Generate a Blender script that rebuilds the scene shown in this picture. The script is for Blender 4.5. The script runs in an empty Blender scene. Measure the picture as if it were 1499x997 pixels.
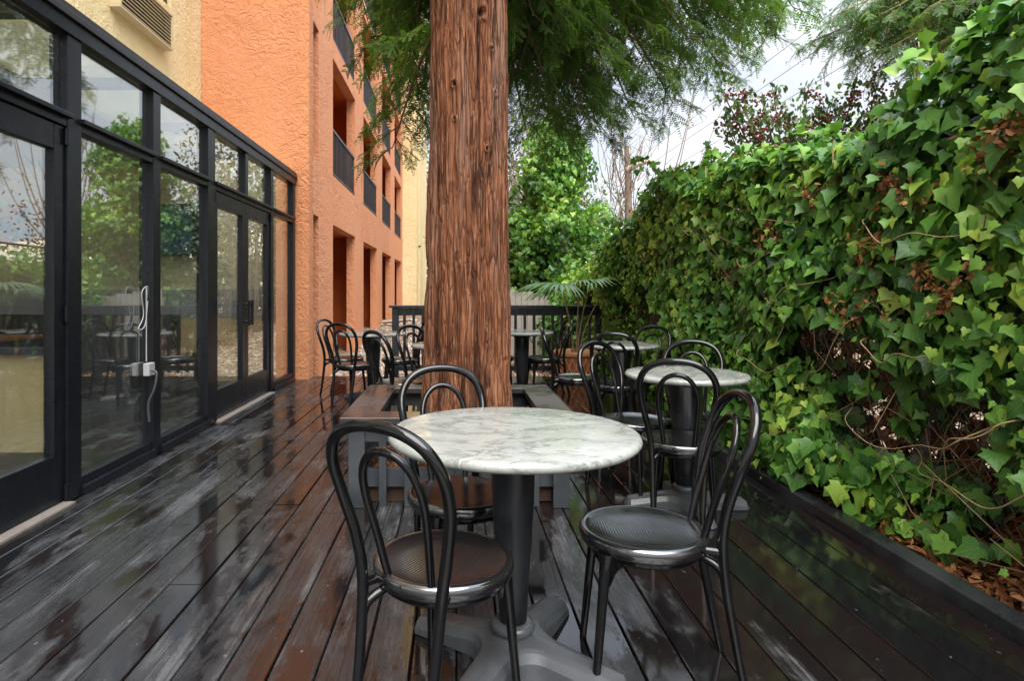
import bpy, math, random
import numpy as np
from mathutils import Vector, Matrix

R = math.radians
PI = math.pi
random.seed(7)
scene = bpy.context.scene
COL = scene.collection

# ------------------------------------------------------------------ camera, light, exposure
cd = bpy.data.cameras.new('camera')
cd.sensor_width = 36.0
cd.lens = 36.0 * 895 / 1499
cd.shift_x = 81.5 / 1499
cd.shift_y = -70.5 / 1499
cd.clip_start = 0.05
cd.clip_end = 2000
cam = bpy.data.objects.new('camera', cd)
cam.location = (0, 0, 1.18)
cam.rotation_euler = (R(90), 0, 0)
COL.objects.link(cam)
scene.camera = cam

SUN_EL, SUN_AZ = 56, 180          # azimuth: clockwise from +Y; the veiled sun stands high behind the camera
sd = bpy.data.lights.new('sun', 'SUN')
sd.energy = 2.6
sd.angle = R(60)
sd.color = (1.0, 0.96, 0.9)
sun = bpy.data.objects.new('sun', sd)
dirv = Vector((math.sin(R(SUN_AZ)) * math.cos(R(SUN_EL)), math.cos(R(SUN_AZ)) * math.cos(R(SUN_EL)), math.sin(R(SUN_EL))))
sun.rotation_euler = dirv.to_track_quat('Z', 'Y').to_euler()
COL.objects.link(sun)

world = bpy.data.worlds.new('World')
scene.world = world
world.use_nodes = True
wn = world.node_tree
wn.nodes.clear()
w_out = wn.nodes.new('ShaderNodeOutputWorld')
w_bg = wn.nodes.new('ShaderNodeBackground')
w_bg.inputs['Strength'].default_value = 0.105
w_sky = wn.nodes.new('ShaderNodeTexSky')
w_sky.sky_type = 'NISHITA'
w_sky.sun_disc = False
w_sky.sun_elevation = R(SUN_EL)
w_sky.sun_rotation = R(SUN_AZ)
w_sky.air_density = 1.0
w_sky.dust_density = 2.0
w_tc = wn.nodes.new('ShaderNodeTexCoord')
w_map = wn.nodes.new('ShaderNodeMapping')
w_map.inputs['Scale'].default_value = (1.0, 1.0, 3.0)
w_n = wn.nodes.new('ShaderNodeTexNoise')
w_n.inputs['Scale'].default_value = 1.7
w_n.inputs['Detail'].default_value = 6
w_n.inputs['Distortion'].default_value = 0.6
w_r = wn.nodes.new('ShaderNodeValToRGB')
w_r.color_ramp.elements[0].position = 0.3
w_r.color_ramp.elements[0].color = (0.62, 0.62, 0.62, 1)
w_r.color_ramp.elements[1].position = 0.62
w_r.color_ramp.elements[1].color = (1, 1, 1, 1)
w_cr = wn.nodes.new('ShaderNodeValToRGB')
w_cr.color_ramp.elements[0].position = 0.3
w_cr.color_ramp.elements[0].color = (2.15, 2.40, 2.85, 1)
w_cr.color_ramp.elements[1].position = 0.7
w_cr.color_ramp.elements[1].color = (3.7, 3.85, 4.05, 1)
w_sep = wn.nodes.new('ShaderNodeSeparateXYZ')
w_z = wn.nodes.new('ShaderNodeMapRange')
w_z.inputs['From Min'].default_value = 0.34
w_z.inputs['From Max'].default_value = 1.0
w_z.inputs['To Min'].default_value = 1.0
w_z.inputs['To Max'].default_value = 5.2
w_mul = wn.nodes.new('ShaderNodeVectorMath')
w_mul.operation = 'SCALE'
w_mix = wn.nodes.new('ShaderNodeMix')
w_mix.data_type = 'RGBA'
L = wn.links.new
L(w_tc.outputs['Generated'], w_map.inputs['Vector'])
L(w_map.outputs['Vector'], w_n.inputs['Vector'])
L(w_n.outputs['Fac'], w_r.inputs['Fac'])
L(w_n.outputs['Fac'], w_cr.inputs['Fac'])
L(w_r.outputs['Color'], w_mix.inputs[0])
L(w_sky.outputs['Color'], w_mix.inputs[6])
L(w_tc.outputs['Generated'], w_sep.inputs[0])
L(w_sep.outputs['Z'], w_z.inputs['Value'])
L(w_cr.outputs['Color'], w_mul.inputs[0])
L(w_z.outputs['Result'], w_mul.inputs['Scale'])
L(w_mul.outputs['Vector'], w_mix.inputs[7])
L(w_mix.outputs[2], w_bg.inputs['Color'])
L(w_bg.outputs['Background'], w_out.inputs['Surface'])

vs = scene.view_settings
vs.view_transform = 'Standard'
vs.look = 'None'
vs.gamma = 1.0
vs.use_curve_mapping = False
vs.exposure = 1.52

# ------------------------------------------------------------------ helpers
def tag(o, label=None, cat=None, group=None, kind=None):
    if label: o['label'] = label
    if cat: o['category'] = cat
    if group: o['group'] = group
    if kind: o['kind'] = kind
    return o

def empty(name, loc=(0, 0, 0), rz=0.0, label=None, cat=None, group=None):
    o = bpy.data.objects.new(name, None)
    o.empty_display_size = 0.1
    o.location = loc
    o.rotation_euler = (0, 0, rz)
    COL.objects.link(o)
    return tag(o, label, cat, group)

def link(name, me, mat=None, parent=None):
    o = bpy.data.objects.new(name, me)
    COL.objects.link(o)
    if mat is not None and not me.materials:
        me.materials.append(mat)
    if parent is not None:
        o.parent = parent
    return o

def children(o):
    return [c for c in bpy.data.objects if c.parent == o]

def copy_tree(o, parent=None):
    c = o.copy()
    COL.objects.link(c)
    if parent is not None:
        c.parent = parent
    for ch in children(o):
        copy_tree(ch, c)
    return c

def np_mesh(name, V, F, uv=None, tint=None, smooth=False):
    """V (n,3), F (m,k) arrays, uv per vertex (n,2), tint per vertex (n,)"""
    me = bpy.data.meshes.new(name)
    V = np.ascontiguousarray(V, dtype=np.float32)
    F = np.ascontiguousarray(F, dtype=np.int32)
    m, k = F.shape
    me.vertices.add(len(V))
    me.vertices.foreach_set('co', V.ravel())
    me.loops.add(m * k)
    me.loops.foreach_set('vertex_index', F.ravel())
    me.polygons.add(m)
    me.polygons.foreach_set('loop_start', np.arange(0, m * k, k, dtype=np.int32))
    me.polygons.foreach_set('loop_total', np.full(m, k, dtype=np.int32))
    if smooth:
        me.polygons.foreach_set('use_smooth', np.ones(m, dtype=bool))
    me.update(calc_edges=True)
    if uv is not None:
        l = me.uv_layers.new(name='UVMap')
        l.data.foreach_set('uv', np.ascontiguousarray(uv[F.ravel()], dtype=np.float32).ravel())
    if tint is not None:
        a = me.attributes.new('tint', 'FLOAT', 'POINT')
        a.data.foreach_set('value', np.ascontiguousarray(tint, dtype=np.float32))
    me.validate()
    return me

class MB:
    """collects boxes, tubes, lathes; one mesh object"""
    def __init__(self):
        self.v = []
        self.f = []
        self.s = []
    def add(self, vs, fs, smooth=False):
        b = len(self.v)
        self.v += [tuple(p) for p in vs]
        self.f += [tuple(i + b for i in f) for f in fs]
        self.s += [smooth] * len(fs)
        return self
    def box(self, x0, x1, y0, y1, z0, z1):
        p = [(x0, y0, z0), (x1, y0, z0), (x1, y1, z0), (x0, y1, z0), (x0, y0, z1), (x1, y0, z1), (x1, y1, z1), (x0, y1, z1)]
        f = [(0, 3, 2, 1), (4, 5, 6, 7), (0, 1, 5, 4), (1, 2, 6, 5), (2, 3, 7, 6), (3, 0, 4, 7)]
        return self.add(p, f)
    def prism(self, pts, z0, z1):
        n = len(pts)
        p = [(x, y, z0) for x, y in pts] + [(x, y, z1) for x, y in pts]
        f = [tuple(reversed(range(n))), tuple(range(n, 2 * n))] + [(i, (i + 1) % n, n + (i + 1) % n, n + i) for i in range(n)]
        return self.add(p, f)
    def tube(self, pts, rad, n=8, flat=1.0):
        pts = [Vector(p) for p in pts]
        if not hasattr(rad, '__len__'):
            rad = [rad] * len(pts)
        t = (pts[1] - pts[0]).normalized()
        ref = Vector((0, 0, 1)) if abs(t.z) < 0.9 else Vector((1, 0, 0))
        u = t.cross(ref).normalized()
        vs = []
        for i, p in enumerate(pts):
            if i == 0: t = pts[1] - pts[0]
            elif i == len(pts) - 1: t = pts[-1] - pts[-2]
            else: t = pts[i + 1] - pts[i - 1]
            t.normalize()
            u = (u - t * u.dot(t)).normalized()
            w = t.cross(u)
            for k in range(n):
                a = 2 * PI * k / n
                vs.append(p + (u * math.cos(a) + w * math.sin(a) * flat) * rad[i])
        fs = []
        for i in range(len(pts) - 1):
            for k in range(n):
                a, b = i * n + k, i * n + (k + 1) % n
                fs.append((a, b, b + n, a + n))
        self.add(vs, fs, True)
        m = len(pts)
        self.add([vs[k] for k in range(n)], [tuple(reversed(range(n)))])
        self.add([vs[(m - 1) * n + k] for k in range(n)], [tuple(range(n))])
        return self
    def lathe(self, prof, n=32, c=(0, 0, 0)):
        vs = []
        fs = []
        for r, z in prof:
            for k in range(n):
                a = 2 * PI * k / n
                vs.append((c[0] + r * math.cos(a), c[1] + r * math.sin(a), c[2] + z))
        for i in range(len(prof) - 1):
            for k in range(n):
                a, b = i * n + k, i * n + (k + 1) % n
                fs.append((a, b, b + n, a + n))
        return self.add(vs, fs, True)
    def build(self, name, mat, parent=None, bevel=0.0, fix=True):
        me = bpy.data.meshes.new(name)
        me.from_pydata(self.v, [], self.f)
        me.polygons.foreach_set('use_smooth', self.s)
        me.update()
        o = link(name, me, mat, parent)
        if fix:
            import bmesh
            bm = bmesh.new()
            bm.from_mesh(me)
            bmesh.ops.remove_doubles(bm, verts=bm.verts, dist=1e-6) if not self.keep else None
            bmesh.ops.recalc_face_normals(bm, faces=bm.faces)
            bm.to_mesh(me)
            bm.free()
        if bevel:
            md = o.modifiers.new('bevel', 'BEVEL')
            md.width = bevel
            md.segments = 2
            md.limit_method = 'ANGLE'
        return o
    keep = True

def spline(pts, per=6):
    """Catmull-Rom through pts"""
    P = [np.array(p, float) for p in pts]
    P = [2 * P[0] - P[1]] + P + [2 * P[-1] - P[-2]]
    out = []
    for i in range(1, len(P) - 2):
        for k in range(per):
            t = k / per
            a, b, c, d = P[i - 1], P[i], P[i + 1], P[i + 2]
            out.append(0.5 * ((2 * b) + (-a + c) * t + (2 * a - 5 * b + 4 * c - d) * t * t + (-a + 3 * b - 3 * c + d) * t ** 3))
    out.append(P[-2])
    return [tuple(p) for p in out]

# ---- value noise in numpy
def _hash(i, j, seed):
    h = (i.astype(np.int64) * 374761393 + j.astype(np.int64) * 668265263 + seed * 982451653) & 0x7fffffff
    h = ((h ^ (h >> 13)) * 1274126177) & 0x7fffffff
    return ((h ^ (h >> 16)) & 0xffff) / 65535.0

def vnoise(u, v, seed=0, per=None):
    u0 = np.floor(u); v0 = np.floor(v)
    fu = u - u0; fv = v - v0
    fu = fu * fu * (3 - 2 * fu); fv = fv * fv * (3 - 2 * fv)
    u1 = u0 + 1
    if per:
        u0 = np.mod(u0, per); u1 = np.mod(u1, per)
    a = _hash(u0, v0, seed); b = _hash(u1, v0, seed); c = _hash(u0, v0 + 1, seed); d = _hash(u1, v0 + 1, seed)
    return (a * (1 - fu) + b * fu) * (1 - fv) + (c * (1 - fu) + d * fu) * fv

# ------------------------------------------------------------------ materials
class NT:
    def __init__(self, name):
        self.m = bpy.data.materials.new(name)
        self.m.use_nodes = True
        self.t = self.m.node_tree
        self.b = self.t.nodes['Principled BSDF']
        self.out = self.t.nodes['Material Output']
    def n(self, typ, **kw):
        nd = self.t.nodes.new(typ)
        for k, v in kw.items():
            if k in nd.inputs.keys() if hasattr(nd.inputs, 'keys') else False:
                nd.inputs[k].default_value = v
            else:
                setattr(nd, k, v)
        return nd
    def l(self, a, b):
        self.t.links.new(a, b)
    def coord(self, scale=(1, 1, 1), rot=(0, 0, 0), kind='Object', loc=(0, 0, 0)):
        tc = self.t.nodes.new('ShaderNodeTexCoord')
        mp = self.t.nodes.new('ShaderNodeMapping')
        mp.inputs['Scale'].default_value = scale
        mp.inputs['Rotation'].default_value = rot
        mp.inputs['Location'].default_value = loc
        self.l(tc.outputs[kind], mp.inputs['Vector'])
        return mp.outputs['Vector']
    def noise(self, vec, scale=1, detail=4, rough=0.55, dist=0.0):
        nd = self.t.nodes.new('ShaderNodeTexNoise')
        nd.inputs['Scale'].default_value = scale
        nd.inputs['Detail'].default_value = detail
        nd.inputs['Roughness'].default_value = rough
        nd.inputs['Distortion'].default_value = dist
        if vec is not None: self.l(vec, nd.inputs['Vector'])
        return nd.outputs['Fac']
    def ramp(self, fac, stops, interp='LINEAR'):
        nd = self.t.nodes.new('ShaderNodeValToRGB')
        cr = nd.color_ramp
        cr.interpolation = interp
        while len(cr.elements) < len(stops): cr.elements.new(0.5)
        for e, (p, c) in zip(cr.elements, stops):
            e.position = p
            if not hasattr(c, '__len__'): c = (c, c, c)
            e.color = (*c, 1) if len(c) == 3 else c
        self.l(fac, nd.inputs['Fac'])
        return nd.outputs['Color']
    def math(self, op, a, b=None, c=None, clamp=False):
        nd = self.t.nodes.new('ShaderNodeMath')
        nd.operation = op
        nd.use_clamp = clamp
        for i, x in enumerate((a, b, c)):
            if x is None: continue
            if isinstance(x, (int, float)): nd.inputs[i].default_value = x
            else: self.l(x, nd.inputs[i])
        return nd.outputs[0]
    def mix(self, fac, a, b, typ='MIX'):
        nd = self.t.nodes.new('ShaderNodeMix')
        nd.data_type = 'RGBA'
        nd.blend_type = typ
        for i, x in ((0, fac), (6, a), (7, b)):
            if isinstance(x, (int, float)): nd.inputs[i].default_value = x
            elif isinstance(x, tuple): nd.inputs[i].default_value = (*x, 1) if len(x) == 3 else x
            else: self.l(x, nd.inputs[i])
        return nd.outputs[2]
    def bump(self, h, strength=0.5, dist=0.01, normal=None):
        nd = self.t.nodes.new('ShaderNodeBump')
        nd.inputs['Strength'].default_value = strength
        nd.inputs['Distance'].default_value = dist
        self.l(h, nd.inputs['Height'])
        if normal is not None: self.l(normal, nd.inputs['Normal'])
        return nd.outputs['Normal']
    def set(self, col=None, rough=None, normal=None, metal=None, spec=None, coat=None):
        for key, x in (('Base Color', col), ('Roughness', rough), ('Normal', normal), ('Metallic', metal), ('Specular IOR Level', spec), ('Coat Weight', coat)):
            if x is None: continue
            if isinstance(x, (int, float)): self.b.inputs[key].default_value = x
            elif isinstance(x, tuple): self.b.inputs[key].default_value = (*x, 1)
            else: self.l(x, self.b.inputs[key])
        return self.m

def attr(nt, name):
    a = nt.t.nodes.new('ShaderNodeAttribute')
    a.attribute_name = name
    return a.outputs['Fac']

def m_stucco(name, base, dark, light):
    t = NT(name)
    v = t.coord()
    big = t.noise(v, 0.7, 4)
    col = t.mix(t.ramp(big, [(0.3, 0), (0.7, 1)]), base, light)
    swirl = t.noise(v, 7.5, 2.5, 0.5, 1.6)
    edge = t.ramp(swirl, [(0.40, 0), (0.46, 0.9), (0.56, 1.0), (0.60, 0.25), (0.68, 0.3), (0.72, 0.8)])
    fine = t.noise(v, 60, 3)
    h = t.math('ADD', edge, t.math('MULTIPLY', fine, 0.35))
    patch = t.ramp(t.noise(v, 0.9, 3, 0.6, 0.8), [(0.35, 0.35), (0.65, 1.0)])
    coarse = t.ramp(t.noise(v, 3.1, 3, 0.55, 1.2), [(0.42, 0), (0.5, 1), (0.62, 0.4)])
    h = t.math('MULTIPLY', t.math('ADD', h, t.math('MULTIPLY', coarse, 0.6)), patch)
    nrm = t.bump(h, 0.56, 0.020)
    streak = t.ramp(t.noise(t.coord((2.6, 2.6, 0.16)), 1.0, 5, 0.6), [(0.52, 0), (0.74, 0.30)])
    col = t.mix(streak, col, dark)
    col = t.mix(t.ramp(t.noise(v, 3.0, 5, 0.65), [(0.55, 0), (0.75, 0.35)]), col, dark)
    return t.set(col, 0.85, nrm, spec=0.25)

def m_plain(name, col, rough=0.5, var=0.15, scale=8, bump=0.0, spec=0.5, metal=0.0):
    t = NT(name)
    v = t.coord()
    n = t.noise(v, scale, 5)
    c2 = tuple(min(1, x * (1 + var) + 0.01 * var) for x in col)
    c1 = tuple(x * (1 - var) for x in col)
    c = t.mix(n, c1, c2)
    r = t.math('ADD', t.math('MULTIPLY', t.noise(v, scale * 2.3, 4), 0.25), rough - 0.12, clamp=True)
    nrm = t.bump(t.noise(v, scale * 9, 3), bump, 0.003) if bump else None
    return t.set(c, r, nrm, metal, spec)

def m_leaf(name, stops, rough=0.38, trans=0.25, veins=True, spec=0.5):
    t = NT(name)
    col = t.ramp(attr(t, 'tint'), stops)
    if veins:
        uvn = t.t.nodes.new('ShaderNodeUVMap')
        sep = t.t.nodes.new('ShaderNodeSeparateXYZ')
        t.l(uvn.outputs['UV'], sep.inputs[0])
        ax = t.math('ABSOLUTE', sep.outputs[0])
        mid = t.math('LESS_THAN', ax, 0.018)
        # side veins radiating from the leaf base
        ratio = t.math('DIVIDE', ax, t.math('ADD', sep.outputs[1], 0.02))
        d1 = t.math('LESS_THAN', t.math('ABSOLUTE', t.math('SUBTRACT', ratio, 0.85)), 0.06)
        d2 = t.math('LESS_THAN', t.math('ABSOLUTE', t.math('SUBTRACT', ratio, 0.36)), 0.03)
        vv = t.math('MAXIMUM', mid, t.math('MAXIMUM', d1, d2))
        col = t.mix(t.math('MULTIPLY', vv, 0.4), col, (0.20, 0.30, 0.10))
    wob = t.noise(t.coord((1, 1, 1)), 22, 3)
    col = t.mix(t.ramp(wob, [(0.35, 0.0), (0.75, 0.35)]), col, t.mix(1.0, col, (0.55, 0.6, 0.45), 'MULTIPLY'))
    t.set(col, rough, None, spec=spec)
    tr = t.t.nodes.new('ShaderNodeBsdfTranslucent')
    t.l(t.mix(1.0, col, (1.5, 1.6, 0.7), 'MULTIPLY'), tr.inputs['Color'])
    mx = t.t.nodes.new('ShaderNodeMixShader')
    mx.inputs[0].default_value = trans
    t.l(t.b.outputs[0], mx.inputs[1])
    t.l(tr.outputs[0], mx.inputs[2])
    t.l(mx.outputs[0], t.out.inputs['Surface'])
    return t.m

def m_glass(name):
    t = NT(name)
    fr = t.t.nodes.new('ShaderNodeFresnel')
    geo = t.t.nodes.new('ShaderNodeNewGeometry')
    t.l(t.math('ADD', t.math('MULTIPLY', geo.outputs['Backfacing'], 1 / 1.5 - 1.5), 1.5), fr.inputs['IOR'])
    fac = t.math('ADD', t.math('MULTIPLY', fr.outputs[0], 1.7), 0.14, clamp=True)
    tr = t.t.nodes.new('ShaderNodeBsdfTransparent')
    tr.inputs['Color'].default_value = (0.95, 0.98, 0.96, 1)
    gl = t.t.nodes.new('ShaderNodeBsdfGlossy')
    gl.inputs['Roughness'].default_value = 0.0
    gl.inputs['Color'].default_value = (0.95, 0.97, 0.96, 1)
    v = t.coord((1, 1, 1))
    nrm = t.bump(t.noise(v, 0.8, 2), 0.08, 0.02)
    t.l(nrm, gl.inputs['Normal'])
    mx = t.t.nodes.new('ShaderNodeMixShader')
    t.l(fac, mx.inputs[0])
    t.l(tr.outputs[0], mx.inputs[1])
    t.l(gl.outputs[0], mx.inputs[2])
    # streaky film of dust on the pane
    df = t.t.nodes.new('ShaderNodeBsdfDiffuse')
    df.inputs['Color'].default_value = (0.5, 0.52, 0.5, 1)
    mx2 = t.t.nodes.new('ShaderNodeMixShader')
    t.l(t.ramp(t.noise(t.coord((1, 2, 0.7)), 2.0, 6, 0.6), [(0.40, 0.002), (0.75, 0.03)]), mx2.inputs[0])
    t.l(mx.outputs[0], mx2.inputs[1])
    t.l(df.outputs[0], mx2.inputs[2])
    t.l(mx2.outputs[0], t.out.inputs['Surface'])
    return t.m

def m_deck():
    t = NT('wet_stained_boards')
    tc = t.t.nodes.new('ShaderNodeTexCoord')
    sep = t.t.nodes.new('ShaderNodeSeparateXYZ')
    t.l(tc.outputs['Object'], sep.inputs[0])
    bi = t.math('FLOOR', t.math('DIVIDE', sep.outputs[0], 0.145))
    wn_ = t.t.nodes.new('ShaderNodeTexWhiteNoise')
    wn_.noise_dimensions = '1D'
    t.l(bi, wn_.inputs['W'])
    rnd = wn_.outputs['Value']
    cmb = t.t.nodes.new('ShaderNodeCombineXYZ')
    t.l(t.math('ADD', sep.outputs[0], t.math('MULTIPLY', rnd, 7.0)), cmb.inputs[0])
    t.l(t.math('ADD', sep.outputs[1], t.math('MULTIPLY', rnd, 3.0)), cmb.inputs[1])
    def mp(vec, s):
        m = t.t.nodes.new('ShaderNodeMapping')
        m.inputs['Scale'].default_value = s
        t.l(vec, m.inputs['Vector'])
        return m.outputs['Vector']
    obj = tc.outputs['Object']
    # wetness: big pools + board-wise streaks
    pool = t.noise(mp(obj, (2.2, 1.0, 1)), 1.25, 5, 0.58, 0.8)
    streak = t.noise(mp(cmb.outputs[0], (5, 0.9, 1)), 1.0, 6, 0.6, 0.5)
    mott = t.noise(mp(obj, (16, 7, 1)), 1.0, 6, 0.7)
    wv = t.math('ADD', t.math('ADD', t.math('MULTIPLY', pool, 0.5), t.math('MULTIPLY', streak, 0.34)), t.math('MULTIPLY', mott, 0.16))
    side = t.t.nodes.new('ShaderNodeMapRange')
    side.inputs['From Min'].default_value = 0.1; side.inputs['From Max'].default_value = 1.1
    side.inputs['To Min'].default_value = 0.0; side.inputs['To Max'].default_value = 0.10
    t.l(sep.outputs[0], side.inputs['Value'])
    wv = t.math('SUBTRACT', wv, side.outputs['Result'])
    wet = t.ramp(wv, [(0.468, 1), (0.512, 0)])
    grain = t.noise(mp(cmb.outputs[0], (90, 3.0, 1)), 1.0, 5, 0.6, 0.3)
    grain2 = t.noise(mp(cmb.outputs[0], (260, 9, 1)), 1.0, 2)
    cwet = t.mix(t.ramp(t.noise(mp(cmb.outputs[0], (1.1, 0.35, 1)), 1.0, 3), [(0.42, 0), (0.62, 1)]), (0.006, 0.006, 0.0068), (0.013, 0.008, 0.0065))
    cdry = t.mix(t.ramp(grain, [(0.35, 0), (0.65, 1)]), (0.008, 0.0078, 0.008), (0.024, 0.0235, 0.024))
    worn_sheen = t.ramp(t.noise(mp(cmb.outputs[0], (3.0, 0.9, 1)), 1.3, 7, 0.68, 0.4), [(0.50, 0), (0.62, 1)])  # worn grey patches, lightened to carry part of the wet sheen as colour
    cdry = t.mix(worn_sheen, cdry, t.mix(t.ramp(grain, [(0.35, 0), (0.65, 1)]), (0.022, 0.0215, 0.0225), (0.088, 0.088, 0.093)))
    col = t.mix(wet, cdry, cwet)
    spl = t.noise(mp(obj, (1, 0.7, 1)), 38, 3, 0.5)
    col = t.mix(t.ramp(spl, [(0.71, 0), (0.75, 0.5)]), col, (0.16, 0.16, 0.16))
    rough = t.mix(wet, t.ramp(t.math('ADD', t.math('MULTIPLY', grain, 0.5), t.math('MULTIPLY', mott, 0.5)), [(0.38, 0.16), (0.62, 0.40)]), t.ramp(streak, [(0.35, 0.04), (0.65, 0.12)]))
    h = t.math('ADD', grain, t.math('MULTIPLY', grain2, 0.4))
    hs = t.math('MULTIPLY', h, t.math('SUBTRACT', 1.0, t.math('MULTIPLY', wet, 0.86)))
    hs = t.math('ADD', hs, t.math('MULTIPLY', wet, 0.12))
    nrm = t.bump(hs, 0.45, 0.0018)
    nrm = t.bump(t.noise(mp(cmb.outputs[0], (9, 2.2, 1)), 1.0, 2), 0.16, 0.004, nrm)
    t.set(col, rough, nrm, spec=0.6)
    return t.m

def m_paintwood(name, col, col2, rough=0.35):
    t = NT(name)
    g = t.noise(t.coord((60, 3, 60)), 1.0, 4)
    g2 = t.noise(t.coord((3, 60, 60)), 1.0, 4)
    n = t.noise(t.coord(), 2.2, 5, 0.6)
    c = t.mix(t.ramp(n, [(0.42, 0), (0.6, 1)]), col, col2)
    r = t.ramp(n, [(0.4, rough - 0.14), (0.65, rough + 0.15)])
    nrm = t.bump(t.math('ADD', g, t.math('MULTIPLY', g2, 0.4)), 0.25, 0.002)
    return t.set(c, r, nrm)

def m_marble():
    t = NT('green_white_marble')
    v = t.coord((1.0, 1.9, 1), (0, 0, R(35)))
    warp = t.t.nodes.new('ShaderNodeTexNoise')
    warp.inputs['Scale'].default_value = 3.2
    warp.inputs['Detail'].default_value = 5
    t.l(v, warp.inputs['Vector'])
    sub = t.t.nodes.new('ShaderNodeVectorMath'); sub.operation = 'SUBTRACT'
    t.l(warp.outputs['Color'], sub.inputs[0]); sub.inputs[1].default_value = (0.5, 0.5, 0.5)
    sc = t.t.nodes.new('ShaderNodeVectorMath'); sc.operation = 'SCALE'
    t.l(sub.outputs[0], sc.inputs[0]); sc.inputs['Scale'].default_value = 0.55
    ad = t.t.nodes.new('ShaderNodeVectorMath'); ad.operation = 'ADD'
    t.l(v, ad.inputs[0]); t.l(sc.outputs[0], ad.inputs[1])
    vein = t.noise(ad.outputs[0], 3.4, 4, 0.6)
    vm = t.ramp(vein, [(0.470, 0), (0.494, 0.85), (0.503, 0.45), (0.56, 0)])
    vein2 = t.noise(ad.outputs[0], 9.0, 5, 0.65)
    vm2 = t.ramp(vein2, [(0.47, 0), (0.5, 0.45), (0.53, 0)])
    cloud = t.noise(ad.outputs[0], 2.6, 5, 0.6)
    base = t.mix(t.ramp(cloud, [(0.4, 0), (0.68, 1)]), (0.325, 0.33, 0.305), (0.24, 0.255, 0.24))
    c = t.mix(vm, base, (0.115, 0.13, 0.12))
    c = t.mix(vm2, c, (0.17, 0.19, 0.175))
    r = t.ramp(t.noise(v, 6, 4), [(0.4, 0.08), (0.7, 0.30)])
    return t.set(c, r, None)

def m_chair():
    t = NT('black_glossy_resin')
    v = t.coord()
    n = t.noise(v, 30, 4)
    c = t.mix(n, (0.0025, 0.0025, 0.003), (0.006, 0.006, 0.0065))
    r = t.ramp(t.noise(v, 14, 5, 0.6), [(0.35, 0.04), (0.7, 0.15)])
    return t.set(c, r, t.bump(t.noise(v, 90, 3), 0.08, 0.002))

def m_seat():
    t = NT('black_woven_seat')
    v = t.coord()
    rot = t.coord((1, 1, 1), (0, 0, R(45)))
    sep = t.t.nodes.new('ShaderNodeSeparateXYZ')
    t.l(rot, sep.inputs[0])
    a = t.math('SINE', t.math('MULTIPLY', sep.outputs[0], 2 * PI / 0.0125))
    b = t.math('SINE', t.math('MULTIPLY', sep.outputs[1], 2 * PI / 0.0125))
    weave = t.math('MULTIPLY', a, b)
    sp = t.t.nodes.new('ShaderNodeSeparateXYZ')
    t.l(v, sp.inputs[0])
    rad = t.math('SQRT', t.math('ADD', t.math('MULTIPLY', sp.outputs[0], sp.outputs[0]), t.math('MULTIPLY', sp.outputs[1], sp.outputs[1])))
    mask = t.math('LESS_THAN', rad, 0.166)
    h = t.math('MULTIPLY', weave, mask)
    wetn = t.ramp(t.noise(v, 7, 4), [(0.40, 0.05), (0.60, 0.24)])
    c = t.mix(t.noise(v, 25, 4), (0.005, 0.005, 0.0055), (0.010, 0.010, 0.011))
    nrm = t.bump(h, 0.18, 0.0009)
    t.b.inputs['IOR'].default_value = 2.0
    return t.set(c, wetn, nrm, spec=0.8)

def m_bark():
    t = NT('redwood_bark')
    f = attr(t, 'tint')
    v = t.coord((44, 44, 2.3))
    fib = t.noise(v, 1.0, 7, 0.72, 0.5)
    v2 = t.coord((7, 7, 0.7))
    big = t.noise(v2, 1.0, 4, 0.6)
    base = t.ramp(fib, [(0.34, (0.055, 0.019, 0.009)), (0.46, (0.165, 0.058, 0.025)), (0.56, (0.240, 0.092, 0.042)), (0.68, (0.36, 0.180, 0.105))])
    grey = t.mix(t.ramp(big, [(0.52, 0), (0.66, 0.65)]), base, t.mix(fib, (0.12, 0.062, 0.040), (0.33, 0.21, 0.150)))
    c = t.mix(t.ramp(f, [(0.30, 0.85), (0.52, 0)]), grey, (0.045, 0.016, 0.008))
    fib2 = t.noise(t.coord((90, 90, 5)), 1.0, 4, 0.6)
    vor = t.t.nodes.new('ShaderNodeTexVoronoi')
    vor.feature = 'DISTANCE_TO_EDGE'
    wv = t.t.nodes.new('ShaderNodeTexNoise')
    wv.inputs['Scale'].default_value = 5.0
    wv.inputs['Detail'].default_value = 4
    t.l(t.coord((1, 1, 0.5)), wv.inputs['Vector'])
    va = t.t.nodes.new('ShaderNodeVectorMath'); va.operation = 'MULTIPLY_ADD'
    t.l(wv.outputs['Color'], va.inputs[0]); va.inputs[1].default_value = (1.6, 1.6, 1.6)
    t.l(t.coord((36, 36, 2.4)), va.inputs[2])
    vor.inputs['Scale'].default_value = 1.0
    t.l(va.outputs[0], vor.inputs['Vector'])
    crack = t.ramp(vor.outputs['Distance'], [(0.0, 0), (0.10, 1)])
    c = t.mix(crack, t.mix(1.0, c, (0.62, 0.58, 0.56), 'MULTIPLY'), c)
    flake = t.ramp(t.noise(t.coord((75, 75, 6.5)), 1.0, 6, 0.75), [(0.54, 0), (0.62, 0.7)])
    c = t.mix(flake, c, (0.30, 0.165, 0.105))
    fib = t.math('ADD', fib, t.math('MULTIPLY', crack, 0.55))
    nrm = t.bump(t.math('ADD', fib, t.math('MULTIPLY', fib2, 0.6)), 1.0, 0.016)
    return t.set(c, 0.9, nrm, spec=0.2)

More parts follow.
